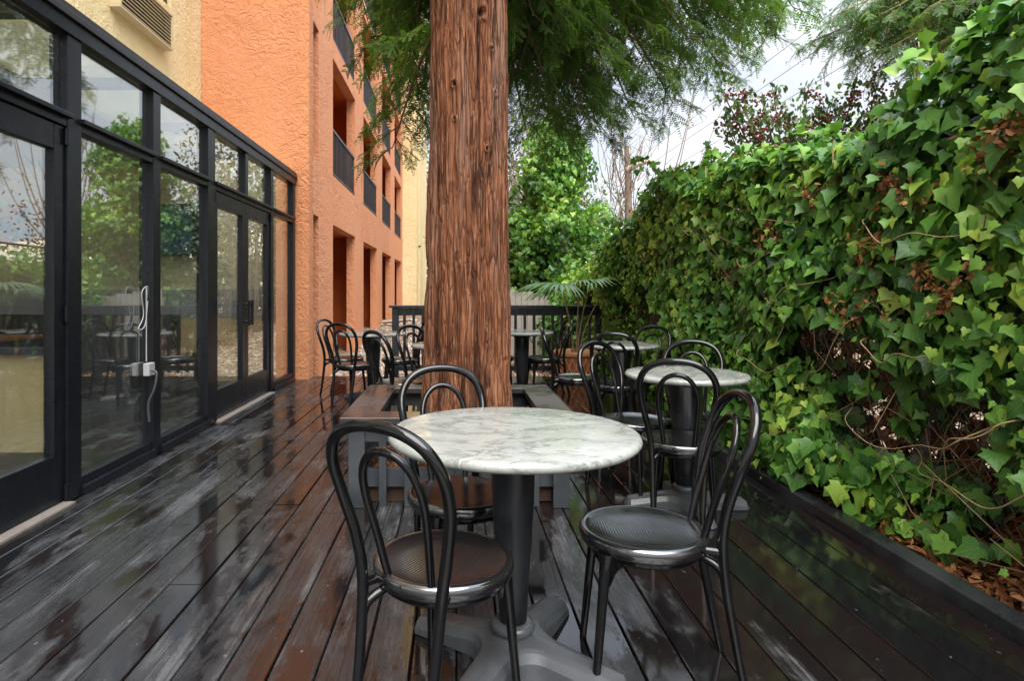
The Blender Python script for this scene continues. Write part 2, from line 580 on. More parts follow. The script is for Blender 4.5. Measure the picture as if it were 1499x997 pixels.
def m_ground():
    t = NT('gravel_soil')
    v = t.coord()
    vo = t.t.nodes.new('ShaderNodeTexVoronoi')
    vo.inputs['Scale'].default_value = 26
    t.l(v, vo.inputs['Vector'])
    c = t.ramp(vo.outputs['Color'], [(0.0, (0.10, 0.065, 0.04)), (0.4, (0.22, 0.15, 0.10)), (0.75, (0.34, 0.27, 0.2)), (1.0, (0.5, 0.44, 0.37))])
    c = t.mix(t.ramp(t.noise(v, 0.5, 4), [(0.45, 0.0), (0.6, 0.6)]), c, (0.17, 0.085, 0.04))
    nrm = t.bump(vo.outputs['Distance'], 0.8, 0.02)
    return t.set(c, 0.85, nrm, spec=0.2)

M = {}
M['deck'] = m_deck()
M['orange'] = m_stucco('orange_stucco', (0.58, 0.232, 0.104), (0.44, 0.165, 0.070), (0.62, 0.262, 0.126))
M['pinkorange'] = m_stucco('salmon_orange_stucco', (0.64, 0.265, 0.128), (0.52, 0.19, 0.085), (0.68, 0.30, 0.155))
M['recess'] = m_plain('shaded_orange', (0.47, 0.115, 0.032), 0.8, 0.08, 2, 0.1, 0.2)  # darker, redder orange: recess shade and bounced light put into the colour
M['cream'] = m_stucco('cream_stucco', (0.70, 0.54, 0.27), (0.56, 0.40, 0.17), (0.76, 0.62, 0.36))
M['iwall'] = m_stucco('interior_cream_wall', (0.68, 0.60, 0.40), (0.6, 0.5, 0.3), (0.72, 0.65, 0.46))
M['ipanel'] = m_plain('yellow_cream_panel', (0.66, 0.50, 0.25), 0.6, 0.1, 2)
M['frame'] = m_plain('black_aluminium', (0.0055, 0.0065, 0.0095), 0.30, 0.35, 12, 0.03, 0.28)
M['trim'] = m_plain('dark_brown_trim', (0.016, 0.012, 0.012), 0.45, 0.3, 9, 0.1)
M['glass'] = m_glass('storefront_glass')
M['rail'] = m_paintwood('black_painted_wood', (0.014, 0.015, 0.017), (0.030, 0.032, 0.036), 0.34)
M['bench'] = m_paintwood('grey_brown_wet_paint', (0.028, 0.022, 0.020), (0.050, 0.043, 0.041), 0.24)
M['benchside'] = m_paintwood('slate_grey_paint', (0.022, 0.026, 0.030), (0.040, 0.045, 0.050), 0.42)
M['marble'] = m_marble()
M['iron'] = m_plain('grey_cast_base', (0.062, 0.066, 0.072), 0.30, 0.6, 6, 0.15)
M['column'] = m_plain('black_pedestal', (0.012, 0.0135, 0.016), 0.30, 0.5, 7, 0.08)
M['chair'] = m_chair()
M['seat'] = m_seat()
M['bark'] = m_bark()
M['ground'] = m_ground()
M['ac'] = m_plain('beige_metal', (0.52, 0.43, 0.26), 0.45, 0.1, 6)
M['dark'] = m_plain('dark_void_metal', (0.03, 0.028, 0.025), 0.6, 0.2, 6)
M['balcony'] = m_plain('charcoal_railing', (0.022, 0.022, 0.025), 0.4, 0.2, 8)
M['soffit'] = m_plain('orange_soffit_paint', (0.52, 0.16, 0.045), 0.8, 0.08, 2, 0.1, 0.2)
M['twig'] = m_plain('brown_twig', (0.16, 0.095, 0.055), 0.8, 0.3, 20, 0.2)
M['vine'] = m_plain('pale_vine_stem', (0.30, 0.20, 0.11), 0.6, 0.3, 30)
M['greytwig'] = m_plain('grey_brown_wood', (0.20, 0.145, 0.105), 0.85, 0.3, 15, 0.3)
M['terracotta'] = m_plain('terracotta', (0.30, 0.10, 0.042), 0.7, 0.2, 10, 0.2, 0.3)  # pot body darkened: shade in the lattice gaps put into its colour
M['terralight'] = m_plain('lit_terracotta_relief', (0.56, 0.25, 0.12), 0.7, 0.15, 10, 0.2, 0.3)  # same clay made lighter, so the raised lattice looks lit
M['wire'] = m_plain('rusty_galvanised_wire', (0.21, 0.175, 0.15), 0.5, 0.3, 30)
M['log'] = m_plain('weathered_log', (0.42, 0.36, 0.29), 0.85, 0.2, 6, 0.4)
M['whiteplastic'] = m_plain('white_plastic', (0.36, 0.36, 0.35), 0.4, 0.05, 10)
M['carpet'] = m_plain('dark_grey_floor', (0.035, 0.033, 0.034), 0.5, 0.25, 9)
M['ceiling'] = m_plain('pale_ceiling', (0.62, 0.62, 0.56), 0.8, 0.05, 4)
M['tv'] = m_plain('dark_blue_screen', (0.008, 0.075, 0.115), 0.18, 0.3, 6)
M['wood'] = m_plain('orange_brown_wood', (0.33, 0.13, 0.05), 0.4, 0.2, 12)
M['counter'] = m_plain('dark_blue_counter', (0.02, 0.035, 0.05), 0.3, 0.2, 12)
M['fencewood'] = m_plain('grey_weathered_board', (0.30, 0.27, 0.235), 0.85, 0.2, 6, 0.3)
M['hill'] = m_plain('dry_pale_hillside', (0.42, 0.36, 0.27), 0.9, 0.25, 0.05, 0, 0.1)
M['soil'] = m_plain('dark_soil', (0.05, 0.03, 0.02), 0.9, 0.4, 14, 0.5, 0.1)
M['cable'] = m_plain('black_cable', (0.05, 0.05, 0.055), 0.5, 0.1, 5)
M['ivy'] = m_leaf('ivy_leaf', [(0.0, (0.014, 0.048, 0.015)), (0.3, (0.036, 0.115, 0.025)), (0.62, (0.082, 0.215, 0.036)), (0.86, (0.170, 0.340, 0.050)), (1.0, (0.310, 0.440, 0.070))], 0.42, 0.25, True, 0.38)
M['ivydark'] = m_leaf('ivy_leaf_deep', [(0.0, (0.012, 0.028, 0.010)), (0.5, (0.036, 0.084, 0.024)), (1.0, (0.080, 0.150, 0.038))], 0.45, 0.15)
M['needle'] = m_leaf('redwood_needles', [(0.0, (0.030, 0.068, 0.020)), (0.45, (0.080, 0.160, 0.034)), (0.8, (0.155, 0.255, 0.052)), (1.0, (0.230, 0.200, 0.080))], 0.5, 0.40, False)
M['deadleaf'] = m_leaf('dead_brown_leaf', [(0.0, (0.085, 0.032, 0.014)), (0.5, (0.230, 0.090, 0.036)), (1.0, (0.420, 0.210, 0.095))], 0.7, 0.2, False, 0.25)
M['shrub'] = m_leaf('background_leaf', [(0.0, (0.020, 0.045, 0.018)), (0.5, (0.060, 0.125, 0.040)), (1.0, (0.200, 0.280, 0.080))], 0.42, 0.25, False)
M['dryshrub'] = m_leaf('olive_dry_leaf', [(0.0, (0.060, 0.055, 0.028)), (0.5, (0.130, 0.120, 0.055)), (1.0, (0.270, 0.210, 0.110))], 0.7, 0.25, False, 0.3)
M['palm'] = m_leaf('palm_leaf', [(0.0, (0.055, 0.150, 0.045)), (0.6, (0.130, 0.270, 0.070)), (1.0, (0.380, 0.440, 0.110))], 0.3, 0.3, False)
M['berry'] = m_plain('red_berry', (0.20, 0.020, 0.020), 0.4, 0.25, 30)

# ------------------------------------------------------------------ the setting
# ground: one sheet, a bank that rises gently behind the deck, dry hills far off
def ground_h(x, y):
    a = np.clip((y - 8.7) / 9.0, 0, 1)
    h = -0.15 + 0.50 * a * a * (3 - 2 * a)
    h = h + 0.03 * (vnoise(x * 0.9 + 50, y * 0.9 + 50, 3) - 0.5) * np.clip((y - 8.7), 0, 1)
    return h
gx = np.concatenate([np.linspace(-400, -12, 14), np.linspace(-10, 14, 97), np.linspace(18, 400, 14)])
gy = np.concatenate([np.linspace(-60, -4, 8), np.linspace(-3, 26, 117), np.linspace(32, 500, 16)])
GX, GY = np.meshgrid(gx, gy)
GV = np.stack([GX, GY, ground_h(GX, GY)], -1).reshape(-1, 3)
nx, ny = len(gx), len(gy)
ii = (np.arange(ny - 1)[:, None] * nx + np.arange(nx - 1)[None, :]).ravel()
GF = np.stack([ii, ii + 1, ii + 1 + nx, ii + nx], -1)
tag(link('ground', np_mesh('ground', GV, GF, smooth=True), M['ground']), kind='structure')

hx = np.linspace(-120, 260, 60); hy = np.linspace(0, 1, 8)
HV = []
for j in hy:
    for i, x in enumerate(hx):
        prof = 11 + 9 * math.sin(x * 0.021 + 0.6) + 3 * math.sin(x * 0.07)
        HV.append((x, 110 + 60 * j, -1 + max(prof, 4) * math.sin(j * PI / 2)))
HF = [(j * 60 + i, j * 60 + i + 1, (j + 1) * 60 + i + 1, (j + 1) * 60 + i) for j in range(7) for i in range(59)]
tag(link('hills', np_mesh('hills', np.array(HV), np.array(HF), smooth=True), M['hill']), kind='structure')

# deck: separate boards with open joints, on a dark underlay
b = MB()
X0, X1, Y0, Y1 = -2.175, 1.885, -1.6, 8.6
k0 = math.floor(X0 / 0.145)
rb = random.Random(3)
for k in range(k0, math.floor(X1 / 0.145) + 1):
    xa, xb_ = max(X0, k * 0.145 + 0.003), min(X1, (k + 1) * 0.145 - 0.003)
    if xb_ - xa < 0.02: continue
    y = Y0 - rb.uniform(0, 3)
    while y < Y1:
        ln = rb.choice([3.0, 3.6, 4.2])
        ya, yb = max(y, Y0), min(y + ln - 0.003, Y1 + rb.uniform(-0.005, 0.01))
        if yb - ya > 0.05:
            dz = rb.uniform(-0.0015, 0.0015)
            e = 0.0035
            ring = [(xa, -0.035), (xa, -e + dz), (xa + e, dz), (xb_ - e, dz), (xb_, -e + dz), (xb_, -0.035)]
            vs_ = [(px, ya, pz) for px, pz in ring] + [(px, yb, pz) for px, pz in ring]
            n = 6
            fs_ = [(i, (i + 1) % n, n + (i + 1) % n, n + i) for i in range(n)] + [tuple(reversed(range(n))), tuple(range(n, 2 * n))]
            b.add(vs_, fs_)
        y += ln
tag(b.build('deck', M['deck']), kind='structure')
b = MB().box(-2.3, 1.9, -1.6, 8.58, -0.12, -0.040)
tag(b.build('deck_underlay', M['soil']), kind='structure')
b = MB().box(1.892, 1.985, -1.6, 8.6, -0.13, 0.055)
tag(b.build('kerb', M['rail'], bevel=0.006), kind='structure')

# ------------------------------------------------------------------ hotel: orange wing with recessed openings
Yc = 8.45
XF, XB = -1.99, -2.16
wing = empty('hotel_wing', (XF, Yc, -0.15), 0, 'tall orange stucco hotel wing with rows of recessed dark railed balconies beside the deck', 'building')
wing_inv = Matrix.Translation((-XF, -Yc, 0.15))
def part(o, root):
    o.parent = root
    o.matrix_parent_inverse = Matrix.Translation(-root.location)
    return o
ylines = [8.45, 8.50, 8.84]
cols_open = [(8.50, 8.84)]
for s, e in ((9.86, 12.03), (13.10, 15.35), (16.40, 18.63), (19.70, 22.05)):
    ylines += [s, e]
    cols_open.append((s, e))
ylines.append(22.6)
zlines = [-0.4, 0.02, 2.275]
rows_open = [(0.02, 2.275)]
z = 3.07
for k in range(5):
    zlines += [z, z + 1.90]
    rows_open.append((z, z + 1.90))
    z += 2.2
zlines.append(14.6)
def is_open(y, z):
    return any(a < y < c for a, c in cols_open) and any(a < z < c for a, c in rows_open)
b = MB()
ny_, nz_ = len(ylines) - 1, len(zlines) - 1
op = [[is_open((ylines[i] + ylines[i + 1]) / 2, (zlines[j] + zlines[j + 1]) / 2) for j in range(nz_)] for i in range(ny_)]
# ground-floor openings run down into the soil
for i in range(ny_):
    if any(a < (ylines[i] + ylines[i + 1]) / 2 < c for a, c in cols_open): op[i][0] = True
for i in range(ny_):
    for j in range(nz_):
        y0, y1, z0, z1 = ylines[i], ylines[i + 1], zlines[j], zlines[j + 1]
        if not op[i][j]:
            b.add([(XF, y0, z0), (XF, y1, z0), (XF, y1, z1), (XF, y0, z1)], [(0, 1, 2, 3)])
            b.add([(XB, y0, z0), (XB, y1, z0), (XB, y1, z1), (XB, y0, z1)], [(3, 2, 1, 0)])
            if i + 1 < ny_ and op[i + 1][j]:
                b.add([(XF, y1, z0), (XB, y1, z0), (XB, y1, z1), (XF, y1, z1)], [(0, 1, 2, 3)])
            if i > 0 and op[i - 1][j]:
                b.add([(XF, y0, z0), (XF, y0, z1), (XB, y0, z1), (XB, y0, z0)], [(0, 1, 2, 3)])
            if j + 1 < nz_ and op[i][j + 1]:
                b.add([(XF, y0, z1), (XF, y1, z1), (XB, y1, z1), (XB, y0, z1)], [(0, 1, 2, 3)])
            if j > 0 and op[i][j - 1]:
                b.add([(XF, y0, z0), (XB, y0, z0), (XB, y1, z0), (XF, y1, z0)], [(0, 1, 2, 3)])
part(b.build('facade_wall', M['pinkorange'], fix=False), wing)
# end wall facing the deck
b = MB().box(-3.80, XF - 0.002, 8.27, 8.448, -0.3, 14.6)
part(b.build('end_wall', M['orange']), wing)
# recess: back wall, floor slabs, party walls
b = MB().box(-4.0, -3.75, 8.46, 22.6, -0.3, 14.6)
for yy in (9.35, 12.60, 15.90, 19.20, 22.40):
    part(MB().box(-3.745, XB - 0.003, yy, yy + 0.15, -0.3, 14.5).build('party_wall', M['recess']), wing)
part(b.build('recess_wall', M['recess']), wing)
b = MB()
for k, zz in enumerate([2.285 + 0.0] + [3.08 + 2.2 * j + 1.905 for j in range(5)]):
    zt = (3.06 if k == 0 else 3.06 + 2.2 * k)
    for ya, yb in ((8.47, 9.345), (9.505, 12.595), (12.755, 15.895), (16.055, 19.195), (19.355, 22.395)):
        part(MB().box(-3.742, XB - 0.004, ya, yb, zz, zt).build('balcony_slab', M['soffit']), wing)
proto_rail = None
for (ya, yb) in cols_open[1:]:
    for (za, zb) in rows_open[1:]:
        b = MB()
        b.box(XF - 0.045, XF - 0.012, ya + 0.01, yb - 0.01, za + 0.74, za + 0.78)
        b.box(XF - 0.045, XF - 0.012, ya + 0.01, yb - 0.01, za + 0.03, za + 0.06)
        n = int((yb - ya) / 0.115)
        for k in range(n + 1):
            yy = ya + 0.03 + k * (yb - ya - 0.06) / n
            b.box(XF - 0.037, XF - 0.021, yy - 0.009, yy + 0.009, za + 0.06, za + 0.74)
        part(b.build('balcony_railing', M['balcony'], fix=False), wing)

# cream block beyond the orange wing
blk = empty('hotel_block', (-1.7, 22.6, 0.2), 0, 'cream stucco end block of the hotel standing beyond the orange wing', 'building')
b = MB().box(-4.0, -1.47, 22.61, 23.6, -0.3, 14.9)
b.box(-4.0, -1.60, 23.61, 24.6, -0.3, 14.9)
b.box(-4.0, -1.46, 24.61, 30.0, -0.3, 14.9)
part(b.build('wall', M['cream']), blk)

# cream wing over the restaurant
XW = -3.45
cw = empty('cream_wing', (XW, 4, 0), 0, 'cream stucco hotel wall rising above the restaurant windows', 'building')
b = MB()
wy0, wy1, wz0, wz1 = 5.75, 7.40, 4.62, 5.9
b.box(XW - 0.25, XW, -4, wy0, 2.9, 14.6)
b.box(XW - 0.25, XW, wy1, 8.262, 2.9, 14.6)
b.box(XW - 0.25, XW, wy0, wy1, 2.9, wz0)
b.box(XW - 0.25, XW, wy0, wy1, wz1, 14.6)
b.keep = True
part(b.build('wall', M['cream'], fix=False), cw)
b = MB().box(XW - 0.14, XW - 0.05, wy0 + 0.002, wy1 - 0.002, wz0 + 0.002, wz0 + 0.07)
b.box(XW - 0.14, XW - 0.05, wy0 + 0.002, wy0 + 0.07, wz0 + 0.072, wz1 - 0.002)
b.box(XW - 0.14, XW - 0.05, wy1 - 0.07, wy1 - 0.002, wz0 + 0.072, wz1 - 0.002)
wf = part(b.build('window', M['trim']), cw)
b = MB().box(XW - 0.11, XW - 0.10, wy0 + 0.07, wy1 - 0.07, wz0 + 0.07, wz1)
pn = b.build('pane', M['glass'])
pn.parent = wf
# air conditioner sleeve, a part of the wall
b = MB()
ay0, ay1, az0, az1 = 6.08, 7.22, 4.03, 4.45
b.box(XW - 0.02, XW + 0.11, ay0, ay1, az0, az0 + 0.022)
b.box(XW - 0.02, XW + 0.11, ay0, ay1, az1 - 0.022, az1)
b.box(XW - 0.02, XW + 0.11, ay0, ay0 + 0.03, az0 + 0.0225, az1 - 0.0225)
b.box(XW - 0.02, XW + 0.11, ay1 - 0.03, ay1, az0 + 0.0225, az1 - 0.0225)
ac = part(b.build('air_conditioner', M['ac'], bevel=0.004), cw)
b = MB()
for k in range(9):
    zz = az0 + 0.04 + k * 0.041
    b.add([(XW + 0.10, ay0 + 0.031, zz), (XW + 0.10, ay1 - 0.031, zz), (XW + 0.06, ay1 - 0.031, zz + 0.02), (XW + 0.06, ay0 + 0.031, zz + 0.02),
           (XW + 0.10, ay0 + 0.031, zz + 0.008), (XW + 0.10, ay1 - 0.031, zz + 0.008), (XW + 0.06, ay1 - 0.031, zz + 0.028), (XW + 0.06, ay0 + 0.031, zz + 0.028)],
          [(0, 1, 2, 3), (4, 7, 6, 5), (0, 4, 5, 1), (2, 6, 7, 3)])
g = b.build('grille', M['ac'])
g.parent = ac
b = MB().box(XW + 0.0, XW + 0.03, ay0 + 0.032, ay1 - 0.032, az0 + 0.024, az1 - 0.024)
g = b.build('coil', M['dark'])
g.parent = ac

# ------------------------------------------------------------------ storefront
XS = -2.22
sf = empty('glass_storefront', (XS, 4, 0), 0, 'black framed glass storefront of the restaurant along the wet deck', 'storefront')
fr = MB()
FX0, FX1 = XS - 0.06, XS + 0.045
YEND = 8.262
ZT, ZH = 2.11, 2.63                 # transom bar, header underside
mull = [(-1.45, -1.35), (0.6, 0.7), (1.62, 1.72), (3.42, 3.55), (4.39, 4.50), (5.36, 5.52), (7.18, 7.28), (8.16, YEND)]
for i, (a, c) in enumerate(mull):
    fr.box(FX0, FX1, a, c, 0.0, ZH)
fr.box(FX0 + 0.002, FX1 + 0.012, -1.45, YEND, ZH + 0.001, ZH + 0.085)
bays = [(mull[i][1], mull[i + 1][0]) for i in range(len(mull) - 1)]
DOORBAY = {2: True, 5: True}
for i, (a, c) in enumerate(bays):
    fr.box(FX0 + 0.003, FX1 - 0.003, a + 0.0005, c - 0.0005, ZT, ZT + 0.075)
    fr.box(FX1 - 0.002, FX1 + 0.03, a - 0.02, c + 0.02, ZT + 0.045, ZT + 0.072)
    if i not in DOORBAY:
        fr.box(FX0 + 0.003, FX1 + 0.02, a + 0.0005, c - 0.0005, 0.0, 0.055)
        fr.box(FX0 + 0.01, FX1 - 0.01, a + 0.0005, c - 0.0005, 0.056, 0.105)
fr.box(FX0 + 0.003, FX1 - 0.003, 6.32, 6.40, ZT + 0.076, ZH)
part(fr.build('frame', M['frame'], bevel=0.003), sf)
# fixed panes + transom panes
def pane(y0, y1, z0, z1, name='window_pane'):
    b = MB().box(XS - 0.004, XS + 0.004, y0, y1, z0, z1)
    return part(b.build(name, M['glass']), sf)
for i, (a, c) in enumerate(bays):
    if i == 5:
        pane(a, 6.32, ZT + 0.07, ZH); pane(6.40, c, ZT + 0.07, ZH)
    else:
        pane(a, c, ZT + 0.07, ZH)
    if i not in DOORBAY:
        pane(a, c, 0.10, ZT + 0.005)
# doors
def door(y0, y1, hy):
    b = MB()
    x0, x1 = XS - 0.03, XS + 0.03
    st = 0.085
    b.box(x0, x1, y0, y0 + st, 0.015, ZT - 0.006)
    b.box(x0, x1, y1 - st, y1, 0.015, ZT - 0.006)
    b.box(x0 + 0.002, x1 - 0.002, y0 + st, y1 - st, 0.015, 0.285)
    b.box(x0 + 0.002, x1 - 0.002, y0 + st, y1 - st, 1.965, ZT - 0.006)
    d = part(b.build('door', M['frame'], bevel=0.003), sf)
    b = MB().box(XS - 0.004, XS + 0.004, y0 + st - 0.01, y1 - st + 0.01, 0.275, 1.97)
    p = b.build('pane', M['glass']); p.parent = d
    b = MB()
    b.tube([(XS + 0.085, hy, 0.84), (XS + 0.085, hy, 1.10)], 0.014, 10)
    for zz in (0.88, 1.06):
        b.tube([(XS + 0.02, hy, zz), (XS + 0.085, hy, zz)], 0.012, 8)
    p = b.build('handle', M['frame']); p.parent = d
    for zz in (0.06, 1.06, 2.05):
        yy = y0 if hy > (y0 + y1) / 2 else y1
        p = MB().tube([(XS + 0.042, yy, zz - 0.045), (XS + 0.042, yy, zz + 0.045)], 0.012, 8).build('hinge', M['frame']); p.parent = d
door(1.725, 2.545, 2.50); door(2.555, 3.415, 2.60)
door(5.525, 6.350, 6.305); door(6.358, 7.175, 6.402)
# threshold, header trim, unseen glass roof added to daylight the interior
b = MB()
for ya, yb in ((1.725, 3.415), (5.525, 7.175)):
    part(MB().box(FX0, FX1 + 0.05, ya, yb, 0.0, 0.012).build('threshold', M['wire']), sf)
b = MB()
b.box(FX0 + 0.004, FX1 + 0.03, -1.45, YEND, ZH + 0.086, ZH + 0.125)
b.box(FX0 + 0.004, FX1 + 0.018, -1.45, YEND, ZH + 0.126, ZH + 0.165)
part(b.build('header_trim', M['trim'], bevel=0.003), sf)
b = MB().box(-3.44, -3.30, -1.45, YEND, ZH + 0.09, ZH + 0.16)
for yy in np.linspace(-1.45, YEND - 0.08, 9):
    b.box(-3.299, FX0, yy, yy + 0.08, ZH + 0.09, ZH + 0.16)
part(b.build('skylight_frame', M['trim'], fix=False), sf)
b = MB().box(-3.43, FX0 - 0.002, -1.44, YEND, ZH + 0.165, ZH + 0.173)  # skylight invented to let sun into the strip behind the storefront
part(b.build('added_skylight', M['glass']), sf)

# interior of the restaurant
b = MB().box(-9.0, -2.285, -2.0, 8.25, -0.12, -0.001)
tag(b.build('interior_floor', M['carpet']), kind='structure')
ir = empty('interior_wall', (-6, 8.2, 0), 0, 'cream interior wall with grey dado band seen through the storefront glass', 'wall')
b = MB().box(-9.0, -2.29, 8.12, 8.25, 1.22, 2.85)
b.box(-9.2, -9.0, -2.0, 8.25, 0.0, 0.5)  # unseen far wall, its window openings added to daylight the room
b.box(-9.2, -9.0, -2.0, 8.25, 2.6, 2.85)
for yy in (-2.0, 1.0, 4.4, 7.6):
    b.box(-9.2, -9.0, yy, yy + 0.4, 0.501, 2.599)
part(b.build('wall', M['iwall'], fix=False), ir)
b = MB().box(-9.0, -2.29, 8.10, 8.25, 0.85, 1.219)  # grey band paints a reflection in the glass onto the wall
part(b.build('reflection', M['whiteplastic']), ir)
b = MB().box(-9.0, -2.29, 8.11, 8.25, 0.0, 0.849)
part(b.build('panelling', M['ipanel']), ir)
b = MB().box(-9.0, -3.72, -2.0, 8.25, 2.855, 2.95)
part(b.build('ceiling', M['ceiling']), ir)
# counter with a cream front
ct = empty('serving_counter', (-3.6, 4.6, 0), 0, 'cream fronted serving counter with dark top behind the nearest glass door', 'counter')
b = MB().box(-5.2, -2.98, 4.5, 4.62, 0.0, 0.72)
part(b.build('front', M['ipanel']), ct)
b = MB().box(-5.25, -2.96, 4.46, 4.66, 0.722, 0.765)
part(b.build('counter_top', M['counter'], bevel=0.004), ct)
tv = empty('television', (-3.7, 8.05, 2.1), 0, 'dark blue television screen hung on the cream wall indoors', 'television')
b = MB().box(-4.10, -3.42, 8.0, 8.06, 1.66, 2.34)
part(b.build('casing', M['frame'], bevel=0.004), tv)
b = MB().box(-4.07, -3.45, 7.992, 7.9985, 1.69, 2.31)
part(b.build('screen', M['tv']), tv)
# abstract painting
t = NT('orange_blue_painting')
pc = t.ramp(t.noise(t.coord((1, 1, 1)), 5.0, 3, 0.5, 1.2), [(0.35, (0.02, 0.05, 0.12)), (0.48, (0.03, 0.10, 0.16)), (0.55, (0.50, 0.14, 0.03)), (0.68, (0.65, 0.28, 0.05))])
t.set(pc, 0.5)
b = MB().box(-6.25, -5.66, 8.05, 8.09, 1.80, 2.30)
tag(b.build('painting', t.m), 'abstract orange and blue painting on the wall indoors', 'painting')
# a few dining chairs and tables indoors
def dining_set(x, y, lab):
    t_ = empty('dining_table', (x, y, 0), 0, lab, 'table')
    b = MB().box(x - 0.4, x + 0.4, y - 0.35, y + 0.35, 0.72, 0.75)
    part(b.build('tabletop', M['wood'], bevel=0.004), t_)
    b = MB().box(x - 0.04, x + 0.04, y - 0.04, y + 0.04, 0.02, 0.719)
    b.box(x - 0.25, x + 0.25, y - 0.25, y + 0.25, 0.0, 0.019)
    part(b.build('pedestal', M['column']), t_)
dining_set(-4.6, 5.9, 'square wooden dining table indoors beyond the serving counter')
dining_set(-6.2, 3.2, 'square wooden dining table indoors deep in the room')
def dining_chair(x, y, lab):
    c = empty('dining_chair', (x, y, 0), 0, lab, 'chair')
    b = MB().box(x - 0.2, x + 0.2, y - 0.2, y + 0.2, 0.42, 0.46)
    part(b.build('seat', M['wood'], bevel=0.006), c)
    b = MB().box(x - 0.2, x + 0.2, y - 0.215, y - 0.185, 0.70, 0.88)
    part(b.build('backrest', M['wood'], bevel=0.006), c)
    for sx in (-1, 1):
        for sy in (-1, 1):
            b = MB().box(x + sx * 0.18 - 0.018, x + sx * 0.18 + 0.018, y + sy * 0.19 - 0.018, y + sy * 0.19 + 0.018, 0, 0.419 if sy > 0 else 0.70)
            part(b.build('leg', M['wood']), c)
bo = empty('added_booth_bench', (-4.4, 7.2, 0), 0, 'long dark booth bench added indoors below the television to darken the windows', 'bench')  # added dark bulk that darkens the lower view through the middle windows
part(MB().box(-5.6, -3.12, 6.95, 7.45, 0.0, 0.45).build('seat', M['carpet'], bevel=0.02), bo)
part(MB().box(-5.6, -3.12, 6.80, 6.945, 0.0, 0.93).build('backrest', M['carpet'], bevel=0.02), bo)
dining_chair(-4.62, 5.55, 'orange brown wooden dining chair indoors just behind the counter')
dining_chair(-5.3, 6.6, 'wooden dining chair indoors at the table beneath the painting')

# socket box, conduit and cable at the second post
sk = empty('socket_box', (XS, 4.38, 0), 0, 'white electric socket box with plugged black cable on a window post', 'socket')
b = MB().box(XS + 0.02, XS + 0.065, 4.29, 4.375, 0.59, 0.68)
part(b.build('box', M['whiteplastic'], bevel=0.006), sk)
b = MB().tube([(XS + 0.03, 4.32, 0.691), (XS + 0.03, 4.32, 1.22)], 0.0045, 8)
part(b.build('conduit', M['whiteplastic']), sk)
b = MB().tube(spline([(XS + 0.075, 4.30, 0.63), (XS + 0.115, 4.295, 0.61), (XS + 0.10, 4.29, 0.50), (XS + 0.06, 4.29, 0.40), (XS + 0.06, 4.30, 0.27)]), 0.009, 8)
part(b.build('plug_cable', M['cable']), sk)
b = MB().tube(spline([(XS + 0.03, 4.33, 1.14), (XS + 0.06, 4.28, 1.22), (XS + 0.06, 4.20, 1.18), (XS + 0.05, 4.24, 1.02), (XS + 0.05, 4.17, 0.93), (XS + 0.05, 4.26, 0.95), (XS + 0.05, 4.30, 1.12)]), 0.0035, 8)
tag(b.build('cable_bundle', M['whiteplastic']), 'bundle of white cable hanging by the window post above the socket', 'cable')

# ------------------------------------------------------------------ railing at the end of the deck
RY = 8.50
rl = empty('deck_railing', (0.5, RY, 0), 0, 'black wooden railing with square balusters across the end of the deck', 'railing')
b = MB().box(-0.93, 2.02, RY - 0.075, RY + 0.075, 0.965, 1.0)
part(b.build('top_rail', M['rail'], rl, bevel=0.005), rl)
b = MB().box(-0.80, 1.93, RY - 0.02, RY + 0.02, 0.86, 0.962)
part(b.build('upper_rail', M['rail']), rl)
b = MB().box(-0.80, 1.93, RY - 0.02, RY + 0.02, 0.09, 0.16)
part(b.build('lower_rail', M['rail']), rl)
for x in (-0.845, 0.55, 1.965):
    b = MB().box(x - 0.045, x + 0.045, RY - 0.045, RY + 0.045, -0.1, 0.964)
    part(b.build('post', M['rail'], bevel=0.004), rl)
k = 0
x = -0.845 + 0.128
while x < 1.90:
    if abs(x - 0.55) > 0.07:
        b = MB().box(x - 0.019, x + 0.019, RY - 0.056, RY - 0.021, 0.07, 0.962)
        part(b.build('baluster', M['rail']), rl)
    x += 0.128

# ------------------------------------------------------------------ planter bench round the redwood
BX0, BX1, BY0, BY1, BZ = -0.635, 0.665, 3.31, 4.50, 0.50
IX0, IX1, IY0, IY1 = -0.435, 0.475, 3.49, 4.34
pb = empty('planter_bench', (0.02, 3.9, 0), 0, 'square grey brown wooden planter bench built round the redwood trunk', 'bench')
g_ = 0.002
for pts in ([(BX0, BY0), (BX1, BY0), (IX1, IY0), (IX0, IY0)], [(BX1, BY0 + g_), (BX1, BY1 - g_), (IX1, IY1 - g_), (IX1, IY0 + g_)],
            [(BX1, BY1), (BX0, BY1), (IX0, IY1), (IX1, IY1)], [(BX0, BY1 - g_), (BX0, BY0 + g_), (IX0, IY0 + g_), (IX0, IY1 - g_)]):
    b = MB().prism(pts, BZ - 0.04, BZ)
    part(b.build('seat_board', M['bench'], bevel=0.004), pb)
b = MB()
o_, i_ = 0.045, 0.0
b.box(BX0 + o_, BX1 - o_, BY0 + o_, BY0 + o_ + 0.035, 0.36, BZ - 0.042)
b.box(BX0 + o_, BX1 - o_, BY1 - o_ - 0.035, BY1 - o_, 0.36, BZ - 0.042)
b.box(BX0 + o_, BX0 + o_ + 0.035, BY0 + o_ + 0.036, BY1 - o_ - 0.036, 0.36, BZ - 0.042)
b.box(BX1 - o_ - 0.035, BX1 - o_, BY0 + o_ + 0.036, BY1 - o_ - 0.036, 0.36, BZ - 0.042)
part(b.build('apron', M['benchside']), pb)
b = MB()
b.box(BX0 + 0.06, BX1 - 0.06, BY0 + 0.085, BY0 + 0.12, 0.10, 0.20)
b.box(BX0 + 0.06, BX1 - 0.06, BY1 - 0.12, BY1 - 0.085, 0.10, 0.20)
